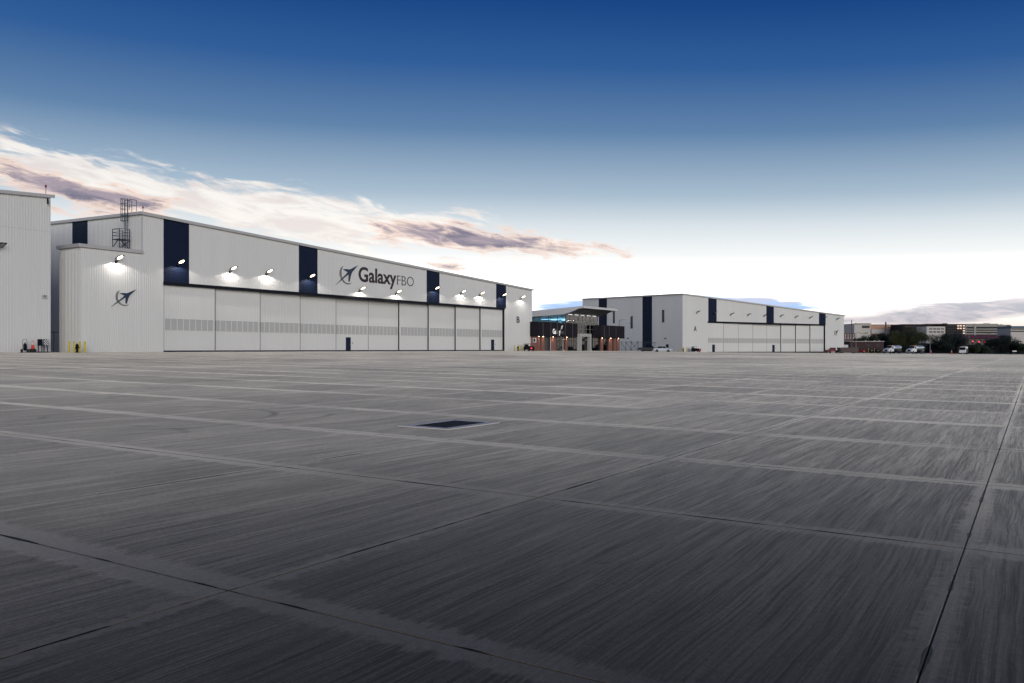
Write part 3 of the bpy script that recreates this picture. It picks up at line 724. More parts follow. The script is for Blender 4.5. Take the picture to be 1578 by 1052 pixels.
# ------------------------------------------------------------------ terminal
FT = Frame(FB.p + FB.d * FB.l(830, -2.3) - FB.n * 2.3, TH, EYE - .3)
def terminal():
    T = FT.empty('terminal_building'); tag(T, 'two-storey terminal with swooping canopy roof, dark boxes and lit glass hall between the hangars', 'terminal')
    L = FT.l
    bz0, bz1 = 3.1, 6.25; X1 = L(890); xcut = FB.l(820) - FB.l(830, -2.3) + .12
    HALLX0 = L(872, 2.3); HALLX1 = L(920.5, 2.3); YG = 2.3
    # dark upper boxes
    q = MB(); q.ribs(0, X1, bz0, bz1, 0, .36, .04); q.ribs(0, 2.2, bz0, bz1, 0, .36, .04, along='y'); q.face([(0, 0, bz0), (0, 2.2, bz0), (X1, 2.2, bz0), (X1, 0, bz0)]); q.face([(0, 0, bz1), (X1, 0, bz1), (X1, 2.2, bz1), (0, 2.2, bz1)]); q.face([(X1, 0, bz0), (X1, 2.2, bz0), (X1, 2.2, bz1), (X1, 0, bz1)])
    b1 = q.build('upper_box', CHARC, T)
    q = MB(); q.box(-.06, X1 + .05, -.08, 2.2, bz1 + .004, bz1 + .12); q.build('parapet_cap', CHARC, b1)
    for px in (836.5, 848.5, 859, 871, 882):
        q = MB(); x = L(px); q.box(x - .09, x + .09, -.065, -.041, bz0 + .02, bz1 - .02); q.build('panel_seam', mat('seam_grey', (.05, .048, .06), .4), b1)
    X2, X3 = L(926), L(962.3); D2 = 3.0
    q = MB(); q.ribs(X2, X3, bz0, bz1, 0, .36, .04); q.ribs(0, D2, bz0, bz1, X2, .36, .04, along='y'); q.face([(X2, 0, bz0), (X2, 9, bz0), (X3, 9, bz0), (X3, 0, bz0)]); q.face([(X2, 0, bz1), (X3, 0, bz1), (X3, 9, bz1), (X2, 9, bz1)]); q.face([(X3, 0, bz0), (X3, 9, bz0), (X3, 9, bz1), (X3, 0, bz1)]); q.face([(X2, D2, bz0), (X2, 9, bz0), (X2, 9, bz1), (X2, D2, bz1)])
    b2 = q.build('upper_box', CHARC, T)
    q = MB(); q.box(X2 - .05, X3 + .05, -.08, 9, bz1 + .004, bz1 + .12); q.build('parapet_cap', CHARC, b2)
    for px in (931, 938.5, 949):
        q = MB(); x = L(px); q.box(x - .09, x + .09, -.065, -.041, bz0 + .02, bz1 - .02); q.build('panel_seam', MATS['seam_grey'], b2)
    # lettering on the left box: some letters lit brighter than others
    LIT = mat('lit_letter', (.8, .78, .75), .4, emit=(1., .93, .85), estr=.35); DIM = mat('dim_letter', (.10, .10, .105), .4)
    G = letters('sign_letter', 'Galaxy', L(851.5), L(863.3), FT.z(857, 514.2), 1.15, -.06, DIM, T, .02)
    G.sort(key=lambda o: min(v.co.x for v in o.data.vertices))
    for i in (0, 1, 5): G[i].data.materials[0] = LIT
    letters('sign_letter', 'FBO', L(863.6), L(868.6), FT.z(866, 514.4), .72, -.06, DIM, T)
    def conv(P): s = .24; c0 = L(865); z0 = FT.z(865, 504.5); return [((a - 340) * .0154 * s + c0, (-(b - 328) * .01077 + (a - 340) * .00115) * s * 1.3 + z0) for a, b in P]
    fixnormals(MB().prism(conv(PLANE_POLY), -.12, -.07, 'y').build('logo_aircraft', LIT, T)); fixnormals(MB().prism(conv(CRES_POLY), -.11, -.06, 'y').build('logo_crescent', DIM, T))
    # ground floor below the boxes
    yb = .9
    def pier(a, b, y=.45, d=.6): q = MB(); x0, x1 = L(a, y), L(b, y); q.box(x0, x1, y, y + d, -.4, bz0 - .003); return q.build('brick_pier', BRICK, T)
    q = MB(); x0 = .35; q.face([(x0, .45, -.4), (x0, .45, bz0), (x0, 2.2, bz0), (x0, 2.2, -.4)]); q.build('brick_side_wall', BRICK, T)
    for a, b in ((829, 832), (835, 839.3), (849.5, 857), (872.2, 874.8), (926.7, 929.6), (938.8, 943.6), (946.4, 949.2), (951.6, 954.4)): pier(a, b)
    def panel(name, a, b, m_, z0=-.4, z1=bz0 - .004, y=yb): q = MB(); q.box(L(a, y), L(b, y), y, y + .08, z0, z1); return q.build(name, m_, T)
    panel('dark_panel', 832, 835, BLACK); panel('metal_door', 839.6, 847.8, mat('taupe_door', (.06, .055, .055), .5)); panel('white_post', 848.1, 849.1, TRIM, y=.5)
    def glazed(a, b, n, y=yb):
        x0, x1 = L(a, y), L(b, y); q = MB(); w_ = (x1 - x0) / n
        for k in range(n + 1): q.box(x0 + k * w_ - .05, x0 + k * w_ + .05, y - .05, y + .06, -.3, bz0 - .004)
        for z in (-.3, .95, 2.2, bz0 - .1): q.box(x0 + .05, x1 - .05, y - .04, y + .05, z, z + .07)
        f = q.build('shopfront_frame', BLACK, T)
        for k in range(n): p = MB(); p.box(x0 + k * w_ + .06, x0 + (k + 1) * w_ - .06, y - .01, y + .01, -.22, bz0 - .12); p.build('pane', TINT, f)
    glazed(857.3, 866.6, 4); glazed(875.2, 889, 5); glazed(913, 926.4, 5); glazed(929.8, 938.6, 3); glazed(943.8, 946.2, 1); glazed(949.4, 951.4, 1)
    q = MB(); a, b = L(866.9, .85), L(872, .85)
    for (p, r_, s_, t_) in ((a, a + .3, -.3, 2.7), (b - .3, b, -.3, 2.7), (a + .3, b - .3, 2.4, 2.7), (a + .3, b - .3, -.3, .05)): q.box(p, r_, .8, .95, s_, t_)
    dd = q.build('white_door_frame', TRIM, T); q = MB(); q.box(a + .31, b - .31, .86, .89, .06, 2.39); q.build('pane', TINT, dd)
    q = MB(); q.box(L(821), L(824.5), .30, .345, 1.9, 2.9); q = MB(); q.box(.2, .345, .8, 1.6, 1.75, 2.75); s_ = q.build('notice_sign', REFL, T); q = MB(); q.box(.18, .199, .95, 1.45, 1.9, 2.6); q.build('sign_face', SIGNN, s_)
    q = MB(); q.face([(.3, 5, -.4), (X3, 5, -.4), (X3, 5, bz0), (.3, 5, bz0)]); q.face([(xcut, 2.25, bz0 + .02), (HALLX0, 2.25, bz0 + .02), (HALLX0, 14, bz0 + .02), (xcut, 14, bz0 + .02)]); q.build('inner_wall', mat('interior_dark', (.05, .045, .04), .7), T)
    # recessed lights over the piers
    for px in (830.5, 837, 852.5, 873.5, 928, 941, 953):
        x = L(px, .3); q = MB(); q.lathe([(.1, bz0 - .05), (.1, bz0 - .004)], (x, .28, 0), 8); dl = q.build('downlight', DOWNL, T)
        la = bpy.data.lights.new('downlight_beam', 'SPOT'); la.energy = 55; la.color = (1., .62, .36); la.spot_size = R(110); la.spot_blend = .6; la.shadow_soft_size = .08
        lo = bpy.data.objects.new('downlight_beam', la); COL.objects.link(lo); lo.parent = dl; lo.location = (x, .2, bz0 - .12)
    # portal and stone wall
    q = MB(); y0 = .7; a, b = L(894.4, y0), L(911.6, y0); zt_ = FT.z(903, 514, y0); th = .75
    for (p, r_, s_, t_) in ((a, a + th, -.4, zt_), (b - th, b, -.4, zt_), (a + th, b - th, zt_ - .75, zt_)): q.box(p, r_, y0, YG - .1, s_, t_)
    po = bevel(q.build('entrance_portal', STONE, T), .02)
    q = MB(); y1 = 1.5
    for x in (a + th, (a + b) / 2 - .05, b - th - .1): q.box(x, x + .1, y1, y1 + .1, -.3, zt_ - .76)
    for z in (-.3, 2.3, 2.75): q.box(a + th + .1, b - th - .1, y1, y1 + .09, z, z + .1)
    fr_ = q.build('entrance_door', BLACK, T)
    for x0, x1 in ((a + th + .11, (a + b) / 2 - .06), ((a + b) / 2 + .06, b - th - .11)):
        q = MB(); q.box(x0, x1, y1 + .03, y1 + .05, -.19, 2.29); q.build('pane', TINT, fr_); q = MB(); q.box(x0, x1, y1 + .03, y1 + .05, 2.86, zt_ - .77); q.build('pane', TINT, fr_)
    q = MB(); xs0, xs1 = L(888.4, 1.2), a - .02
    for r_ in range(6):
        for k in range(2): w_ = (xs1 - xs0) / 2; q = MB(); q.box(xs0 + k * w_ + .012, xs0 + (k + 1) * w_ - .012, 1.2, 1.6, -.4 + r_ * .72 + .012, -.4 + (r_ + 1) * .72 - .012); q.build('stone_block', STONE, T)
    # glass hall: curtain wall in front, tinted side
    ztop = FT.z(872, 484, YG); rows = [bz0 - .1, 5.2, 7.1, ztop + .9]; n = 8; w_ = (HALLX1 - HALLX0) / n
    q = MB()
    for k in range(n + 1): q.box(HALLX0 + k * w_ - .06, HALLX0 + k * w_ + .06, YG - .12, YG + .08, .0, rows[-1])
    for z in rows: q.box(HALLX0 + .06, HALLX1 - .06, YG - .09, YG + .07, z, z + .09)
    cw = q.build('curtain_wall_frame', mat('mullion_grey', (.12, .12, .125), .4), T)
    for k in range(n):
        for z0, z1 in [(0., rows[0])] + list(zip(rows, rows[1:])): p = MB(); p.box(HALLX0 + k * w_ + .07, HALLX0 + (k + 1) * w_ - .07, YG - .02, YG + .01, z0 + .1, z1 - .01); p.build('pane', GLASS, cw)
    q = MB(); ys_ = [YG + .1 + k * 2.3 for k in range(7)]
    for y in ys_: q.box(HALLX0 - .06, HALLX0 + .06, y - .05, y + .05, bz0, ztop + .9)
    q.box(HALLX0 - .05, HALLX0 + .05, YG + .15, ys_[-1] - .05, bz1 + .05, bz1 + .13); sw = q.build('side_glazing_frame', BLACK, T)
    for y0, y1 in zip(ys_, ys_[1:]): p = MB(); p.box(HALLX0 - .015, HALLX0 + .01, y0 + .06, y1 - .06, bz1 + .14, ztop + .9); p.build('pane', TINT, sw)
    IW = mat('interior_white', (.62, .60, .56), .7, vary=.1, vscale=.3)
    q = MB(); yk = 13.; q.face([(HALLX0 + .3, yk, 0), (HALLX1, yk, 0), (HALLX1, yk, 8.6), (HALLX0 + .3, yk, 8.6)]); q.face([(HALLX1, YG + .1, 0), (HALLX1, yk, 0), (HALLX1, yk, 8.6), (HALLX1, YG + .1, 8.6)]); q.face([(HALLX0 + .1, YG + .1, -.05), (HALLX1, YG + .1, -.05), (HALLX1, yk, -.05), (HALLX0 + .1, yk, -.05)]); q.build('hall_interior', IW, T)
    for k in range(3):
        q = MB(); xx = HALLX0 + 3 + k * 5.2; q.box(xx, xx + 1.3, 4, 11, 7.6, 7.75); q.build('hall_ceiling_light', mat('hall_light', (.9, .9, .9), .4, emit=(1., .93, .84), estr=30.), T)
    hl = bpy.data.lights.new('hall_lamp', 'AREA'); hl.shape = 'RECTANGLE'; hl.size = 14; hl.size_y = 5; hl.energy = 5200; hl.color = (1., .95, .88)
    ho = bpy.data.objects.new('hall_lamp', hl); COL.objects.link(ho); ho.parent = T; ho.location = ((HALLX0 + HALLX1) / 2, 6., 7.45); ho.rotation_euler = (R(35), 0, 0)
    q = MB(); q.box(HALLX0 + 6, HALLX0 + 6.5, 7, 7.5, 0, 9); q.build('hall_column', IW, T)
    q = MB(); q.box(HALLX0 + .4, HALLX1 - .2, 8.5, 12.9, 3.4, 3.8); q.build('mezzanine_floor', IW, T)
    # swooping roof
    yf = -3.4; xf0, xf1 = FT.l(900, yf), FT.l(951.5, yf)
    def dz(px, py): y = FT.depth(px, xf0); return y, EYE + (HY - py) / FPX * (FT.p + FT.d * xf0 + FT.n * y).y - FT.floor
    top = [dz(900, 471), dz(860, 475), dz(818, 479)]; bot = [dz(818, 488), dz(850, 485.6), dz(868, 484), dz(876, 482), dz(884, 478.8), dz(892, 475.2)]
    tb = top[-1]; bb = bot[0]; k_ = 8 / (tb[0] - top[1][0])
    prof = [(yf, top[0][1] - .5)] + [(yf, top[0][1])] + top[1:] + [(tb[0] + 8, tb[1] - .4), (bb[0] + 8, bb[1] - .6)] + bot
    q = MB(); q.prism(prof, xf0, xf1, 'x'); n_ = len(prof)
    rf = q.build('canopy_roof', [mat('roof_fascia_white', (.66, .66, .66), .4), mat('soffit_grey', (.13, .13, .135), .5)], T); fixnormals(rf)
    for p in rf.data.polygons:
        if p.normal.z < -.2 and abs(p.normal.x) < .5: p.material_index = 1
    for k in range(1, 5):
        xx = xf0 + (xf1 - xf0) * k / 5; 
    q = MB(); q.box(xf0 + .1, xf1 - .1, yf - .02, yf - .003, top[0][1] - .17, top[0][1] - .13); q.build('fascia_joint', GREYM, rf)
    for k in range(5):
        xx = xf0 + 1.2 + k * 3.2; y0 = bot[3][0]; p = MB(); zz = bot[2][1] - .06
        p.box(xx, xx + 1.9, 1.3, 1.45, zz + .02, zz + .1); p.build('soffit_light', mat('soffit_light', (.9, .9, .9), .4, emit=(1., .95, .9), estr=1.0), T)
    return T
terminal()
# ------------------------------------------------------------------ small things by the walls
def on_ground(o, sink=0.): o.location.z = ground_z(o.location.x, o.location.y) - sink; return o
def bollard(loc, label, group):
    o = empty('bollard', loc); on_ground(o); tag(o, label, 'bollard', group)
    MB().lathe([(.10, -.3), (.10, 1.2)], (0, 0, 0), 12).build('post', YELL, o, True)
    MB().lathe([(.10, 1.2), (.085, 1.26), (.04, 1.3)], (0, 0, 0), 12).build('cap', YELL, o, True)
def hydrant(loc, label):
    o = empty('fire_hydrant', loc); on_ground(o); tag(o, label, 'hydrant')
    MB().lathe([(.2, -.05), (.2, .06), (.13, .08), (.13, .7), (.18, .72), (.18, .78), (.14, .92), (.06, 1.0), (.04, 1.06)], (0, 0, 0), 14).build('barrel', BLACK, o, True)
    for s in (-1, 1): MB().tube((0, 0, .58), (s * .25, 0, .58), .075, seg=10).build('outlet', BLACK, o)
    MB().tube((0, 0, .45), (0, -.27, .45), .095, seg=10).build('pumper_outlet', BLACK, o)
for k, (px, lab) in enumerate(((106.5, 'yellow bollard leftmost of four by the hangar annex corner'), (114.2, 'yellow bollard just left of the black hydrant'), (123.2, 'yellow bollard just right of the black hydrant'), (131, 'yellow bollard rightmost of four by the hangar annex corner'))):
    bollard(FB.w(FB.l(px, -2.), -2.), lab, 'bollards around the hydrant')
hydrant(FB.w(FB.l(118.8, -2.), -2.), 'black fire hydrant between yellow bollards at the hangar annex')
for px, lab in ((792.6, 'thin yellow bollard left of the standpipe below letter B'), (800, 'yellow bollard beside the dark standpipe below letter B'), (804.8, 'yellow bollard right of the standpipe below letter B')): bollard(FB.w(FB.l(px, -2), -2), lab, 'bollards below the letter B')
hydrant(FB.w(FB.l(798.3, -1.6), -1.6), 'dark standpipe hydrant below the letter B')
for px, lab in ((1047.5, 'small yellow bollard left of the distant hangar A corner hydrant'), (1053.8, 'small yellow bollard next to the distant hangar A corner hydrant'), (1058, 'small yellow bollard right of the distant hangar A corner hydrant')): bollard(FA.w(FA.l(px, -2), -2), lab, 'bollards at the distant hangar corner')
hydrant(FA.w(FA.l(1053, -1.6), -1.6), 'tiny dark hydrant at the corner of the distant hangar')
def cone(loc, s, label, block=False):
    o = empty('traffic_cone', loc); on_ground(o); tag(o, label, 'cone')
    b = .4 if block else .04
    q = MB(); q.box(-.26 * s, .26 * s, -.26 * s, .26 * s, -.05, b * s); bevel(q.build('base', RUB, o), .02)
    z0 = b * s; H = .95 * s; rr = lambda t: .2 * s * (1 - t) + .035 * s * t
    for name, t0, t1, m_ in (('cone_body', 0, .5, CONEM), ('reflective_collar', .5, .66, REFL), ('cone_body', .66, .74, CONEM), ('reflective_collar', .74, .84, REFL), ('cone_tip', .84, 1, CONEM)):
        MB().lathe([(rr(t0), z0 + H * t0), (rr(t1), z0 + H * t1)], (0, 0, 0), 14).build(name, m_, o, True)
cone(FC.w(FC.l(50.5, -1.2), -1.2), 1.0, 'orange cone with white collars on a black block by the left hangar', True)
cone((*pt(1434.7, 285), 0), 1.35, 'orange cone between the second tanker and the grey pole'); cone((*pt(1466.4, 285), 0), 1.35, 'orange cone left of the small cab-over tanker')
def extinguisher(loc, rz, label):
    o = empty('wheeled_extinguisher', loc, rz); on_ground(o); tag(o, label, 'extinguisher cart')
    MB().lathe([(.1, .22), (.17, .28), (.17, .85), (.1, 1.0), (.04, 1.05), (.04, 1.14)], (0, 0, 0), 12).build('cylinder', BLACK, o, True)
    q = MB()
    pts = [(-.25, .05, .2), (-.25, .05, 1.3), (-.12, .05, 1.48), (.12, .05, 1.48), (.25, .05, 1.3), (.25, .05, .2)]
    for a, b in zip(pts, pts[1:]): q.tube(a, b, .025, seg=6)
    q.tube((-.25, .05, .8), (.25, .05, .8), .02, seg=6); q.build('frame', GREYM, o)
    for s in (-1, 1): w_ = MB().lathe([(.2, -.04), (.2, .04)], (0, 0, 0), 14, axis='x').build('wheel', RUB, o); w_.location = (s * .32, .05, .2)
    q = MB(); q.box(-.5, .5, -.2, .25, -.03, .03); q.build('foot_plate', BLACK, o)
extinguisher(FC.w(FC.l(38.5, -1.2), -1.2), math.pi / 2 - TH, 'black wheeled extinguisher cart left of the orange cone')
def board(loc, rz, label, check):
    o = empty('chock_stand', loc, rz); on_ground(o); tag(o, label, 'stand', 'stands by the left hangar')
    q = MB(); q.box(-.27, .27, -.04, .04, .75, 1.5); bd = q.build('board', BLACK, o)
    if check:
        for r_ in range(5):
            for c in range(4):
                if (r_ + c) % 2: p = MB(); p.box(-.25 + c * .125, -.125 + c * .125, -.047, -.041, .8 + r_ * .135, .935 + r_ * .135); p.build('white_square', REFL, bd)
    for s in (-1, 1): q = MB(); q.box(s * .2 - .04, s * .2 + .04, -.035, .035, .02, .75); q.build('leg', BLACK, o)
    q = MB(); q.box(-.34, .34, -.25, .25, -.05, .1); q.build('foot', BLACK, o)
board(FC.w(FC.l(61.8, -1.), -1.), math.pi / 2 - TH, 'plain black stand between the cone and the checkered stand', False); board(FC.w(FC.l(70.6, -1.), -1.), math.pi / 2 - TH, 'black stand with white checkered board at the left hangar corner', True)
# fence panel in the gap between the hangars
fe = empty('fence_panel', FB.w(FB.l(83, 6), 6), math.pi / 2 - TH); on_ground(fe); tag(fe, 'dark fence gate closing the gap between the left hangars', 'fence')
for x in (-1.2, .0, 1.6): MB().tube((x, 0, -.2), (x, 0, 2.6), .04, seg=6).build('post', BLACK, fe)
MB().tube((-1.2, 0, 2.4), (1.6, 0, 2.4), .03, seg=6).build('rail', BLACK, fe)
# security gate right of the terminal
def gate():
    F_ = Frame(FT.p + FT.n * 3., TH, FT.floor - .05); o = F_.empty('security_gate'); tag(o, 'dark steel fence and braced sliding gate right of the terminal', 'gate')
    xs = [F_.l(p) for p in (957, 964.5, 972.5, 983, 994, 1012.5, 1023.5)]; H = 2.35
    for i, x in enumerate(xs): MB().tube((x, 0, -.5), (x, 0, H + (.35 if i in (2, 3) else .05)), .09 if i in (2, 3) else .06, seg=8).build('post', STEEL, o)
    for a, b in zip(xs, xs[1:]):
        MB().tube((a, 0, H - .05), (b, 0, H - .05), .05, seg=6).build('rail', STEEL, o); MB().tube((a, 0, .1), (b, 0, .1), .05, seg=6).build('rail', STEEL, o)
    for a, b in zip(xs[:3], xs[1:4]): MB().tube((a, 0, H - .1), (b, 0, .15), .055, seg=6).build('brace', STEEL, o)
    MB().tube((xs[2], 0, .15), (xs[3], 0, H - .1), .055, seg=6).build('brace', STEEL, o)
    x = xs[0] + .3
    while x < xs[-1]: MB().tube((x, 0, .1), (x, 0, H - .05), .012, seg=4).build('picket', STEEL, o); x += .55
gate()
# ------------------------------------------------------------------ vehicles
def loft(sections, name, m_, parent, smooth=False):
    """closed skin through equal-length rings"""
    q = MB(); n = len(sections[0]); 
    for s in sections: q.v += [tuple(p) for p in s]
    for j in range(len(sections) - 1):
        for k in range(n): q.f.append((j * n + k, j * n + (k + 1) % n, (j + 1) * n + (k + 1) % n, (j + 1) * n + k)); q.m.append(0)
    q.f.append(tuple(range(n - 1, -1, -1))); q.f.append(tuple(range((len(sections) - 1) * n, len(sections) * n))); q.m += [0, 0]
    return fixnormals(q.build(name, m_, parent, smooth))
def wheel(parent, x, y, r, wd, dual=False):
    t = MB().lathe([(r * .62, -wd / 2), (r * .95, -wd / 2), (r, -wd / 2 + .04), (r, wd / 2 - .04), (r * .95, wd / 2), (r * .62, wd / 2)], (0, 0, 0), 18, axis='y').build('wheel', RUB, parent)
    t.location = (x, y, r)
    s = 1 if y > 0 else -1
    MB().lathe([(r * .6, s * wd * .3), (r * .55, s * wd * .46), (r * .2, s * wd * .42), (r * .15, s * wd * .55)], (0, 0, 0), 14, axis='y').build('rim', CHROME, t)
def profile_body(name, prof, half, m_, parent, inset=.08, round_=.06):
    """side outline (x,z) given width; upper points lean inwards"""
    zmx = max(p[1] for p in prof); zmn = min(p[1] for p in prof)
    q = MB(); n = len(prof)
    hw = lambda z: half - inset * max(0., (z - (zmn + .4 * (zmx - zmn))) / (zmx - zmn) / .6)
    q.v = [(x, -hw(z), z) for x, z in prof] + [(x, hw(z), z) for x, z in prof]
    q.f = [tuple(range(n)), tuple(range(2 * n - 1, n - 1, -1))] + [(k, n + k, n + (k + 1) % n, (k + 1) % n) for k in range(n)]; q.m = [0] * len(q.f)
    o = fixnormals(q.build(name, m_, parent)); return bevel(o, round_, 2)
def car(loc, rz, paint, label, kind):
    o = empty('pickup_truck' if kind == 'pickup' else 'sedan_car', loc, rz); on_ground(o); tag(o, label, 'pickup' if kind == 'pickup' else 'car')
    if kind == 'pickup':
        body = [(-2.75, .55), (-2.8, 1.05), (-.9, 1.08), (1.0, 1.1), (2.5, 1.02), (2.75, .85), (2.78, .5), (2.2, .4), (-2.2, .42)]; cab = [(-.95, 1.06), (-.85, 1.75), (-.6, 1.86), (.45, 1.84), (1.25, 1.1)]; wx = (-1.75, 1.75); r = .4; half = .95
    else:
        body = [(-2.3, .45), (-2.35, .85), (-1.8, .98), (1.0, .95), (2.1, .78), (2.35, .6), (2.35, .35), (1.8, .25), (-1.8, .25)]; cab = [(-1.75, .95), (-1.0, 1.36), (-.3, 1.43), (.4, 1.38), (1.25, .93)]; wx = (-1.4, 1.42); r = .33; half = .88
    profile_body('body', body, half, paint, o, .04)
    g_ = profile_body('cabin_glass', cab, half - .06, GLASSD, o, .2, .03)
    xs = [p[0] for p in cab]; zt = max(p[1] for p in cab)
    q = MB(); q.box(cab[1][0] + .12, cab[3][0] - .02, -half + .24, half - .24, zt - .03, zt + .04); bevel(q.build('roof_panel', paint, o), .03)
    for s in (-1, 1):
        q = MB(); q.tube((0.0, s * (half - .1), cab[0][1]), (-.05, s * (half - .25), zt), .05, seg=5); q.build('pillar', paint, o)
        q = MB(); q.box(body[5][0] - .12, body[5][0] + .02, s * (half - .28) - .16, s * (half - .28) + .16, body[5][1] - .16, body[5][1] - .02); q.build('headlight', REFL, o)
        q = MB(); q.box(cab[-1][0] - .35, cab[-1][0] - .15, s * (half + .08) - .09, s * (half + .08) + .09, cab[-1][1] + .05, cab[-1][1] + .2); q.build('mirror', paint, o)
        for x in wx: wheel(o, x, s * (half - .12), r, .24)
    return o
car((*pt(1000.5, 217), 0), R(-12), mat('black_car_paint', (.006, .007, .01), .2), 'black pickup parked by the gate left of the white car', 'pickup')
car((*pt(1021.5, 211), 0), R(-16), mat('silver_white_paint', (.55, .6, .66), .2), 'white sedan parked in front of the distant hangar side', 'sedan')
def tug(loc, rz, paint, label):
    o = empty('service_tug', loc, rz); on_ground(o); tag(o, label, 'tug', None)
    profile_body('body', [(-1.2, .3), (-1.25, .95), (-.3, 1.0), (.1, 1.05), (1.2, .95), (1.3, .8), (1.3, .35), (1., .25), (-1., .25)], .65, paint, o, .03)
    q = MB(); q.box(-1.2, -.1, -.6, .6, 1.5, 1.58); q.build('canopy', BLACK, o)
    for x in (-1.12, -.2):
        for s in (-1, 1): q = MB(); q.box(x - .03, x + .03, s * .55 - .03, s * .55 + .03, .95, 1.5); q.build('canopy_post', BLACK, o)
    q = MB(); q.box(-.95, -.5, -.45, .45, .98, 1.1); q.box(-1.05, -.95, -.45, .45, .98, 1.42); q.build('seat', BLACK, o)
    q = MB(); q.box(1.3, 1.33, -.3, .0, .45, .7); q.build('tail_lamp_panel', REDL, o)
    for x in (-.8, .8):
        for s in (-1, 1): wheel(o, x, s * .6, .28, .2)
tug(FB.w(FB.l(815, -3.), -3.), R(-60), BLACK, 'black service tug with red lamp at the right end of the Galaxy hangar')
tug(FA.w(FA.l(1072.5, -3.), -3.), R(-40), BLACK, 'black service tug below the letter A')
tug((*pt(1326, 282), 0), R(-50), REDP, 'small red service tug against the low brick building')
def red_truck(loc, rz):
    o = empty('flatbed_truck', loc, rz); on_ground(o); tag(o, 'red flatbed truck parked at the right end of the distant hangar', 'truck')
    profile_body('bonnet', [(1.2, .5), (1.2, 1.15), (2.6, 1.0), (2.75, .8), (2.75, .45)], .9, REDP, o, .03); profile_body('cab', [(-.4, .5), (-.35, 1.75), (.6, 1.78), (1.19, 1.15), (1.19, .5)], .92, REDP, o, .15)
    q = MB(); q.box(-.15, .5, -.935, .935, 1.2, 1.62); q.build('side_windows', GLASSD, o)
    q = MB(); q.box(-2.7, -.42, -.95, .95, .75, .95); q.build('flatbed', BLACK, o)
    for x in (-1.8, 1.8):
        for s in (-1, 1): wheel(o, x, s * .82, .42, .28)
red_truck((*pt(1284, 268), 0), R(195))
def dumpster(loc, rz):
    o = empty('roll_off_container', loc, rz); on_ground(o); tag(o, 'dark maroon roll-off container beside the distant hangar', 'container')
    q = MB(); q.prism([(-3, .2), (3, .2), (3.1, 1.75), (-3.1, 1.75)], -1.15, 1.15, 'y'); fixnormals(q.build('tub', MAROON, o))
    for k in range(9): x = -2.8 + k * .7; q = MB(); q.box(x - .06, x + .06, -1.24, -1.151, .25, 1.7); q.build('rib', MAROON, o)
    q = MB(); q.box(-3.15, 3.15, -1.25, 1.25, 1.752, 1.86); q.build('rim', MAROON, o)
    for s in (-2, 2): q = MB(); q.box(s - .1, s + .1, -1, 1, 0, .2); q.build('skid', BLACK, o)
dumpster((*pt(1306.5, 272), 0), R(4))
STRIPE = mat('hazard_yellow', (.5, .4, .02), .5)
for i, (px, lab) in enumerate(((1342, 'dark ground-power cart with yellow post left of the first tanker'), (1351.5, 'dark ground-power cart with yellow post nearest the first tanker'))):
    o = empty('ground_power_cart', (*pt(px, 284), 0), R(10)); on_ground(o); tag(o, lab, 'cart', 'carts by the brick building')
    q = MB(); q.prism([(-1.0, .35), (1.0, .35), (1.0, 1.2), (.6, 1.35), (-1.0, 1.35)], -.6, .6, 'y'); fixnormals(q.build('cabinet', BLACK, o)); q = MB(); q.box(-.4, .4, -.66, -.601, .7, 1.15); q.build('panel', GREYM, o)
    MB().tube((-1.25, -.5, -.1), (-1.25, -.5, 1.6), .09).build('yellow_post', STRIPE, o)
    for x in (-.65, .65):
        for s in (-1, 1): wheel(o, x, s * .5, .26, .16)
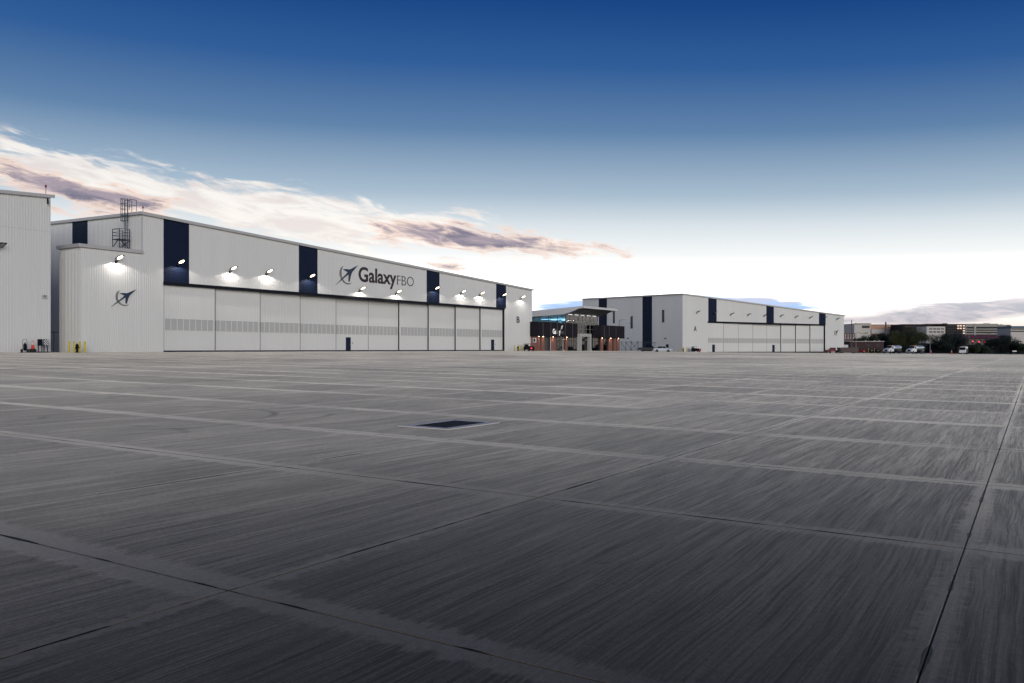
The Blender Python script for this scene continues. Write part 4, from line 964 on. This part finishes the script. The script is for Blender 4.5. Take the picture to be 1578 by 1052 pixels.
def tanker(loc, rz, label, cabover=False):
    o = empty('fuel_tanker', loc, rz); on_ground(o); tag(o, label, 'tanker', 'fuel tankers parked by the trees')
    fx = 3.9
    if not cabover:
        profile_body('bonnet', [(1.95, .75), (1.95, 1.82), (2.6, 1.78), (3.6, 1.5), (3.85, 1.25), (3.9, .75)], .98, WPAINT, o, .14, .1)
        profile_body('cab', [(.55, .7), (.5, 2.45), (.8, 2.62), (1.5, 2.6), (2.05, 1.83), (2.05, .7)], 1.05, WPAINT, o, .14, .08)
        q = MB(); q.face([(1.57, -.82, 2.5), (2.085, -.9, 1.87), (2.085, .9, 1.87), (1.57, .82, 2.5)]); q.v = [(x + .06, y, z + .04) for x, y, z in q.v]; q.build('windscreen', GLASSD, o)
        q = MB(); q.box(3.885, 3.95, -.45, .45, .85, 1.35); q.build('grille', BLACK, o)
        for s in (-1, 1):
            q = MB(); q.box(3.7, 3.93, s * .72 - .18, s * .72 + .18, .95, 1.25); q.build('headlight', REFL, o)
            q = MB(); q.prism([(2.2, .55), (2.3, 1.15), (2.7, 1.35), (3.3, 1.3), (3.6, .95), (3.6, .55), (3.45, .6), (3.3, .95), (2.95, 1.1), (2.6, .95), (2.45, .55)], s * .93 - .17, s * .93 + .17, 'y'); fixnormals(q.build('wing', WPAINT, o))
            q = MB(); q.box(.95, 1.6, s * 1.0 - .045, s * 1.0 + .045, 1.75, 2.35); q.build('side_window', GLASSD, o)
            q = MB(); q.box(1.75, 1.85, s * 1.28 - .1, s * 1.28 + .1, 1.7, 2.25); q.build('mirror', BLACK, o)
        q = MB(); q.box(3.75, 4.05, -1.05, 1.05, .42, .72); bevel(q.build('bumper', CHROME, o), .05)
        tx0, tx1 = -4.6, .35
    else:
        profile_body('cab', [(1.3, .6), (1.25, 2.3), (1.5, 2.45), (2.75, 2.4), (3.1, 1.4), (3.15, .6)], 1.0, WPAINT, o, .1, .1)
        q = MB(); q.face([(2.84, -.82, 2.28), (3.16, -.9, 1.45), (3.16, .9, 1.45), (2.84, .82, 2.28)]); q.v = [(x + .04, y, z) for x, y, z in q.v]; q.build('windscreen', GLASSD, o)
        for s in (-1, 1):
            q = MB(); q.box(1.9, 2.7, s * .96 - .04, s * .96 + .04, 1.45, 2.15); q.build('side_window', GLASSD, o); q = MB(); q.box(3.1, 3.2, s * .7 - .15, s * .7 + .15, .85, 1.05); q.build('headlight', REFL, o)
        q = MB(); q.box(3.05, 3.25, -.98, .98, .45, .7); bevel(q.build('bumper', WPAINT, o), .04); tx0, tx1 = -2.6, 1.0
    secs = []
    for x, s in ((tx0, .82), (tx0 + .15, .97), (tx0 + .4, 1.), (tx1 - .4, 1.), (tx1 - .15, .97), (tx1, .82)):
        secs.append([(x, 1.08 * s * math.copysign(abs(math.cos(t)) ** .75, math.cos(t)), 1.98 + .68 * s * math.copysign(abs(math.sin(t)) ** .8, math.sin(t))) for t in (2 * math.pi * k / 24 for k in range(24))])
    loft(secs, 'tank', TANK, o, True)
    q = MB(); q.box(tx0 + .6, tx1 - .6, -.35, .35, 2.64, 2.72); q.build('walkway', GREYM, o)
    q = MB(); q.box(tx0 + .9, tx1 - 1.0, -1.12, -1.02, 1.75, 2.15); q.build('logo_panel', mat('slate_panel', (.06, .07, .09), .4), o)
    q = MB(); q.box(tx0, 3.4 if not cabover else 3., -.42, .42, .72, 1.0); q.build('chassis', BLACK, o)
    q = MB(); q.box(tx0 + .3, tx0 + 1.6, -1.05, 1.05, .75, 1.28); q.build('pump_cabinet', GREYM, o)
    for s in (-1, 1): q = MB(); q.box(tx1 - 1.5, tx1 - .4, s * .85 - .2, s * .85 + .2, .6, 1.2); q.build('side_box', BLACK, o)
    for x in ((-3.4, -2.25, 3.0) if not cabover else (-1.7, 2.2)):
        for s in (-1, 1): wheel(o, x, s * .92, .5, .3)
    q = MB(); q.box(.8 if not cabover else 1.8, 1.0 if not cabover else 2.0, -.5, .5, 2.6 if not cabover else 2.44, 2.74 if not cabover else 2.56); q.build('beacon_bar', mat('amber_lamp', (.6, .2, .02), .3), o)
tanker((*pt(1374.5, 276), 0), R(180 + 38), 'white bonneted fuel tanker leftmost, nearest the brick building'); tanker((*pt(1409.5, 276), 0), R(180 + 38), 'white bonneted fuel tanker between the first tanker and the grey pole'); tanker((*pt(1485, 276), 0), R(180 + 55), 'small white cab-over tanker right of the cones', True)
o = empty('parked_trailer', (*pt(1561, 290), 0), R(20)); on_ground(o); tag(o, 'small dark trailer at the right edge under the trees', 'trailer')
q = MB(); q.box(-1.2, 1.2, -.6, .6, .5, 1.3); q.build('box', BLACK, o); q = MB(); q.box(-1.0, 1.0, -.61, -.601, .95, 1.25); q.build('panel', REFL, o)
for x in (-.6, .6):
    for s in (-1, 1): wheel(o, x, s * .55, .3, .2)
# ------------------------------------------------------------------ trees
def tree(px, Y, top, wpx, leaf, label, seed):
    r = random.Random(seed); x, y = pt(px, Y); z0 = ground_z(x, y) if Y < 300 else -.6
    H = EYE + (HY - top) / FPX * Y - z0; Rr = wpx / 2 / FPX * Y
    o = empty('tree', (x, y, z0)); tag(o, label, 'tree', 'trees beyond the apron')
    q = MB(); th = H * .42; pts = [Vector((0, 0, -.3)), Vector((r.uniform(-.2, .2), 0, th * .5)), Vector((r.uniform(-.3, .3), r.uniform(-.3, .3), th))]
    for a, b, ra, rb in ((pts[0], pts[1], .28, .22), (pts[1], pts[2], .22, .16)): q.tube(a, b, ra, rb, 8)
    ends = []
    for k in range(7):
        t = 2 * math.pi * k / 7 + r.uniform(-.3, .3); e = Vector((math.cos(t) * Rr * r.uniform(.4, .7), math.sin(t) * Rr * r.uniform(.4, .7), H * r.uniform(.5, .85))); q.tube(pts[1] if k % 2 else pts[2], e, .11, .03, 6); ends.append(e)
    q.build('trunk', BARK, o)
    lobes = [(Vector((0, 0, H * .62)), Rr * .62, H * .34)]
    for k in range(15):
        t = r.uniform(0, 2 * math.pi); rad = Rr * r.uniform(.25, .72); zz = H * r.uniform(.22, .86)
        k_ = r.uniform(.24, .42); lobes.append((Vector((math.cos(t) * rad, math.sin(t) * rad, zz)), Rr * k_, min(Rr * k_ * .8, H - zz)))
    q = MB(); n = 7000
    for _ in range(n):
        c, a, b = lobes[0] if r.random() < .16 else r.choice(lobes)
        u = Vector((r.gauss(0, 1), r.gauss(0, 1), r.gauss(0, 1))).normalized() * (r.random() ** .45) * r.uniform(.85, 1.12)
        p = c + Vector((u.x * a, u.y * a, u.z * b))
        if p.z < .2: continue
        s = r.uniform(.12, .30); d1 = Vector((r.gauss(0, 1), r.gauss(0, 1), r.gauss(0, .7))).normalized(); d2 = d1.orthogonal().normalized()
        q.face([p - d1 * s, p + d2 * s * .55, p + d1 * s, p - d2 * s * .55])
    q.build('crown', leaf, o)
for i, a in enumerate(((1322, 345, 519, 24, LEAF3, 'small dark tree just right of the distant hangar'), (1341, 335, 514, 38, LEAF1, 'dark tree behind the low brick building, left of two'), (1361, 340, 512, 40, LEAF1, 'dark tree behind the low brick building, right of two'),
        (1384, 330, 508, 44, LEAF2, 'olive-green tree behind the first tanker'), (1413, 328, 501.5, 46, LEAF2, 'tallest olive-green tree behind the second tanker'), (1449, 332, 513, 46, LEAF3, 'dark spreading tree right of the grey pole'),
        (1476, 336, 511, 48, LEAF3, 'dark spreading tree behind the cab-over tanker'), (1496, 318, 530, 34, LEAF1, 'low bush left below the red traffic signals'), (1514, 322, 533, 34, LEAF1, 'low bush right below the red traffic signals'),
        (1533, 330, 520, 44, LEAF3, 'dark round tree left of the rightmost big one'), (1553, 326, 515, 46, LEAF3, 'big dark round tree near the right picture edge'), (1577, 322, 529, 34, LEAF1, 'low bush cut by the right picture edge'), (1432, 350, 528, 40, LEAF3, 'low dark tree behind the grey pole'))): tree(*a, 100 + i)
# low hedge that closes the view below the crowns
def hedge():
    r = random.Random(77); q = MB()
    for _ in range(26000):
        px = r.uniform(1318, 1600); Y = r.uniform(338, 352); x, y = pt(px, Y); s = r.uniform(.15, .4)
        p = Vector((x, y, -.6 + r.random() ** 1.2 * (3.6 + .8 * math.sin(px * .13) + .5 * math.sin(px * .41)))); d1 = Vector((r.gauss(0, 1), r.gauss(0, 1), r.gauss(0, .7))).normalized(); d2 = d1.orthogonal().normalized()
        q.face([p - d1 * s, p + d2 * s * .6, p + d1 * s, p - d2 * s * .6])
    o = q.build('undergrowth', LEAF3); o['kind'] = 'stuff'; o['label'] = 'dark undergrowth along the far apron edge'; o['category'] = 'undergrowth'
hedge()
# ------------------------------------------------------------------ far buildings
def bld(name, Y, px0, px1, top, wallm, label, depth=25., cat='building', bot=None, rz=0.):
    """an Empty in the middle of the front foot; helper closures place parts by real size on that front"""
    x0, x1 = pt(px0, Y)[0], pt(px1, Y)[0]; zb = -.9; H = EYE + (HY - top) / FPX * Y - zb
    o = empty(name, ((x0 + x1) / 2, Y, zb)); tag(o, label, cat); W = (x1 - x0) / 2
    q = MB(); q.box(-W, W, 0, depth, -1, H); q.build('wall', wallm, o)
    def part(nm, a, b, t, u, m_, y0=-.3, y1=.2, par=None):
        A = pt(a, Y)[0] - o.location.x; B = pt(b, Y)[0] - o.location.x; z0 = EYE + (HY - u) / FPX * Y - zb; z1 = EYE + (HY - t) / FPX * Y - zb
        q = MB(); q.box(A, B, y0, y1, z0, z1); return q.build(nm, m_, par or o)
    return o, part
WGLASS = mat('far_window', (.012, .013, .018), .3, spec=.15); LITW = mat('lit_far_window', (.5, .42, .36), .4, emit=(1., .72, .52), estr=.55)
CONCR = mat('garage_concrete', (.30, .29, .26), .85, vary=.08, vscale=.05); CREAM = mat('cream_render', (.50, .47, .44), .8); BRZ = mat('bronze_black', (.012, .009, .011), .6, spec=.1); PEACH = mat('peach_stone', (.45, .27, .19), .8); REDR = mat('red_tile', (.16, .04, .05), .8); MAUVE = mat('mauve_brick', (.12, .08, .085), .85); SLATEB = mat('slate_roof', (.06, .10, .13), .6)
# parking garage
o, P = bld('parking_garage', 1000, 1487.5, 1537, 499, DARK, 'concrete parking garage with dark open decks on the skyline', 40.)
for t, u in ((498.6, 503.4), (506, 507.7), (509.4, 511.2), (513, 515.2), (516.6, 519), (520.5, 526)): P('parapet', 1487.3, 1537.2, t, u, CONCR, -.6, .4)
P('stair_tower', 1500, 1503.3, 498.5, 526, CONCR, -1.2, .5); P('corner_pier', 1487.2, 1488.6, 498.6, 526, CONCR, -.9, .4); P('roof_hut', 1521, 1528, 497.7, 498.6, CREAM, 3, 8)
o, P = bld('garage_annex', 1000, 1537.6, 1556.5, 500.5, DARK, 'stepped pale concrete garage annex with dark slots on the skyline', 40.)
for a, b in ((1537.6, 1539), (1540.6, 1544.5), (1546.5, 1548.8), (1552, 1556.6)): P('pier', a, b, 499.5 if a < 1545 else 501.8, 526, CONCR if a < 1550 else CREAM, -.8, .3)
for t, u in ((500.2, 503.5), (506, 508), (510.3, 512), (514.2, 516)): P('parapet', 1537.6, 1556.5, t, u, CONCR, -.5, .2)
# black office with lit windows
o, P = bld('office_block', 900, 1457, 1487.3, 499, BRZ, 'black office block with lit windows on the skyline', 30.)
for r_, (t, u) in enumerate(((500.8, 502.7), (504.8, 506.7), (508.6, 510.4), (512.4, 514.2))):
    for c, a in enumerate((1475, 1479, 1483.8)): P('window', a, a + 3, t, u, LITW if (r_ < 2 or c == 2) else WGLASS, -.25, .1)
    for c in range(5): P('window', 1459 + c * 3, 1461.2 + c * 3, t, u, WGLASS, -.25, .1)
P('roof_plant', 1459, 1463, 497.6, 499, SLATEB, 4, 9)
o, P = bld('office_block', 940, 1391, 1456.8, 500.3, BRZ, 'long low dark office building with flat roof on the skyline', 30.)
P('roof_edge', 1391, 1456.8, 499.2, 500.3, MAUVE, -1, 29); P('upper_storey', 1432, 1456, 498.3, 499.2, BRZ, 5, 25)
for c in range(14): P('window', 1395 + c * 4.4, 1398 + c * 4.4, 502, 503.6, WGLASS, -.3, .1)
o, P = bld('white_office', 800, 1428, 1456.6, 502.8, CREAM, 'white office with two rows of dark strip windows under the black roofline', 20.)
for t, u in ((505.8, 507.4), (510.4, 512.2)):
    for c in range(4): P('window', 1432 + c * 6, 1436.5 + c * 6, t, u, WGLASS, -.3, .1)
# cream modern building next to the distant hangar
o, P = bld('cream_office', 760, 1296, 1322, 499.2, CREAM, 'cream office wing with ribbon windows beside the distant hangar', 25.)
for t, u in ((502.2, 505.5), (508, 510.3)):
    for c in range(5): P('window', 1301.3 + c * 2.3, 1303.2 + c * 2.3, t, u, WGLASS, -.3, .1)
o, P = bld('cream_office', 720, 1316.5, 1341.5, 498.2, CREAM, 'taller cream office block with boxed window band on the skyline', 25.)
P('parapet', 1318, 1341.8, 497.6, 498.9, CREAM, -1.5, 2); 
for c in range(6): P('window', 1328.6 + c * 1.95, 1330.2 + c * 1.95, 501.5, 505.3, WGLASS, -.4, .1)
for c in range(4): P('window', 1323.5 + c * 4, 1326.6 + c * 4, 511, 514, mat('greenish_window', (.15, .17, .10), .2), -.4, .1)
o, P = bld('peach_building', 980, 1341, 1392, 500.2, PEACH, 'long peach stone building catching the low light', 25.)
P('roof_edge', 1341, 1392, 499.8, 500.4, MAUVE, -1, 20); P('white_base', 1341, 1368, 507.5, 514, CREAM, -4, -1)
for c in range(7): P('window', 1369 + c * 3.2, 1371 + c * 3.2, 503.6, 505, WGLASS, -.4, .1)
MB().tube((0, 0, 0), (0, 0, 38), .9, seg=10)
o, P = bld('brick_house', 500, 1300, 1317.5, 513, MAUVE, 'brick building with pale windows just beyond the distant hangar', 15.)
for c in range(4):
    for t, u in ((515, 517), (518.3, 522)): P('window', 1302 + c * 4.2, 1303.2 + c * 4.2, t, u, CREAM, -.2, .1)
o, P = bld('brick_shed', 300, 1309.5, 1362, 526.2, DBRICK, 'long low dark brick building with flat roof behind the carts', 12.)
P('coping', 1309, 1362.5, 525.4, 526.2, GREYM, -.25, 12.2)
for a in (1335, 1350): P('window', a, a + 5, 531, 533, WGLASS, -.12, .05)
for a in (1339, 1353, 1360): P('roof_vent', a, a + 1., 524, 525.4, GREYM, 3, 3.4)
o, P = bld('lean_to', 290, 1299, 1307, 531, mat('pale_siding', (.5, .5, .5), .6), 'small white lean-to roof beside the distant hangar', 6.)
q = MB(); q.prism([(-1.2, 2.3), (1.3, 2.3), (1.3, 2.45), (-1.2, 4.0), (-1.2, 3.8)], -.6, 6.3, 'y'); fixnormals(q.build('roof', TRIM, o))
o, P = bld('red_roof_building', 500, 1488, 1545, 521, MAUVE, 'low building with long dull red roof behind the traffic signals', 15.)
x_ = (pt(1545, 500)[0] - pt(1488, 500)[0]) / 2; zz = EYE + (HY - 521) / FPX * 500 + .9
q = MB(); q.prism([(-1.5, zz - .1), (8, zz + 2.0), (16.5, zz - .1)], -x_ - .5, x_ + .5, 'x'); fixnormals(q.build('roof', REDR, o))
for c in range(6): P('window', 1491 + c * 9, 1495 + c * 9, 523, 526, WGLASS, -.2, .1)
o, P = bld('slate_roof_building', 900, 1557.5, 1612, 506, CREAM, 'pale building with slate-blue roof at the right picture edge', 25.)
P('roof', 1557, 1612, 502.2, 506, SLATEB, -1.5, 24); P('roof_hut', 1558, 1561.5, 501, 502.2, SLATEB, 3, 8)
for c in range(12): P('window', 1559 + c * 3, 1560.8 + c * 3, 507, 508.4, WGLASS, -.3, .1)
P('dark_band', 1557.5, 1612, 509.6, 511.2, WGLASS, -.3, .1)
# poles
def pole(px, Y, top, r, m_, label, kind='plain'):
    x, y = pt(px, Y); z0 = ground_z(x, y) if Y < 300 else -.8; H = EYE + (HY - top) / FPX * Y - z0
    o = empty('utility_pole' if kind != 'signal' else 'traffic_signal', (x, y, z0)); tag(o, label, 'pole' if kind != 'signal' else 'traffic signal')
    MB().tube((0, 0, -.3), (0, 0, H), r, r * .7, 8).build('shaft', m_, o)
    if kind == 'signal':
        q = MB(); q.box(-.3, .3, -.3, .1, H - 1.6, H + .1); q.build('signal_head', BLACK, o); MB().lathe([(.34, -.36), (.34, -.305)], (0, 0, H - .3), 10, axis='y').build('red_lens', REDL, o)
    elif kind == 'lamp':
        q = MB(); q.tube((0, 0, H), (1.2, 0, H + .25), .06, seg=6); q.build('arm', m_, o); q = MB(); q.box(1.0, 1.9, -.2, .2, H + .15, H + .35); q.build('lamp_head', GREYM, o)
    elif kind == 'wood':
        q = MB(); q.box(-1.1, 1.1, -.08, .08, H - .9, H - .7); q.build('crossarm', m_, o)
        for s in (-.9, .9): MB().tube((s, 0, H - .7), (s, 0, H - .45), .06, seg=6).build('insulator', GREYM, o)
pole(1312.4, 292, 492.5, .18, WOODP, 'tall brown wooden pole rising beside the distant hangar'); pole(1319, 288, 513, .13, GREYM, 'grey light pole at the brick building left end', 'lamp'); pole(1365, 700, 496, .9, WOODP, 'far brown chimney-like mast above the trees'); pole(1433.3, 288, 515, .14, GREYM, 'grey pole between the second tanker and the cone')
pole(1498.6, 440, 525, .08, BLACK, 'red traffic signal leftmost of three', 'signal'); pole(1508, 440, 525.5, .08, BLACK, 'red traffic signal middle of three', 'signal'); pole(1517, 440, 526, .08, BLACK, 'red traffic signal rightmost of three', 'signal')
pole(1493.5, 460, 514, .12, GREYM, 'thin street lamp left of the red signals', 'lamp'); pole(1524.5, 460, 511.5, .1, WOODP, 'thin dark pole right of the red signals', 'wood')
pole(954.5, 224, 493.5, .06, BLACK, 'thin dark lamp post behind the right dark box of the terminal', 'lamp')
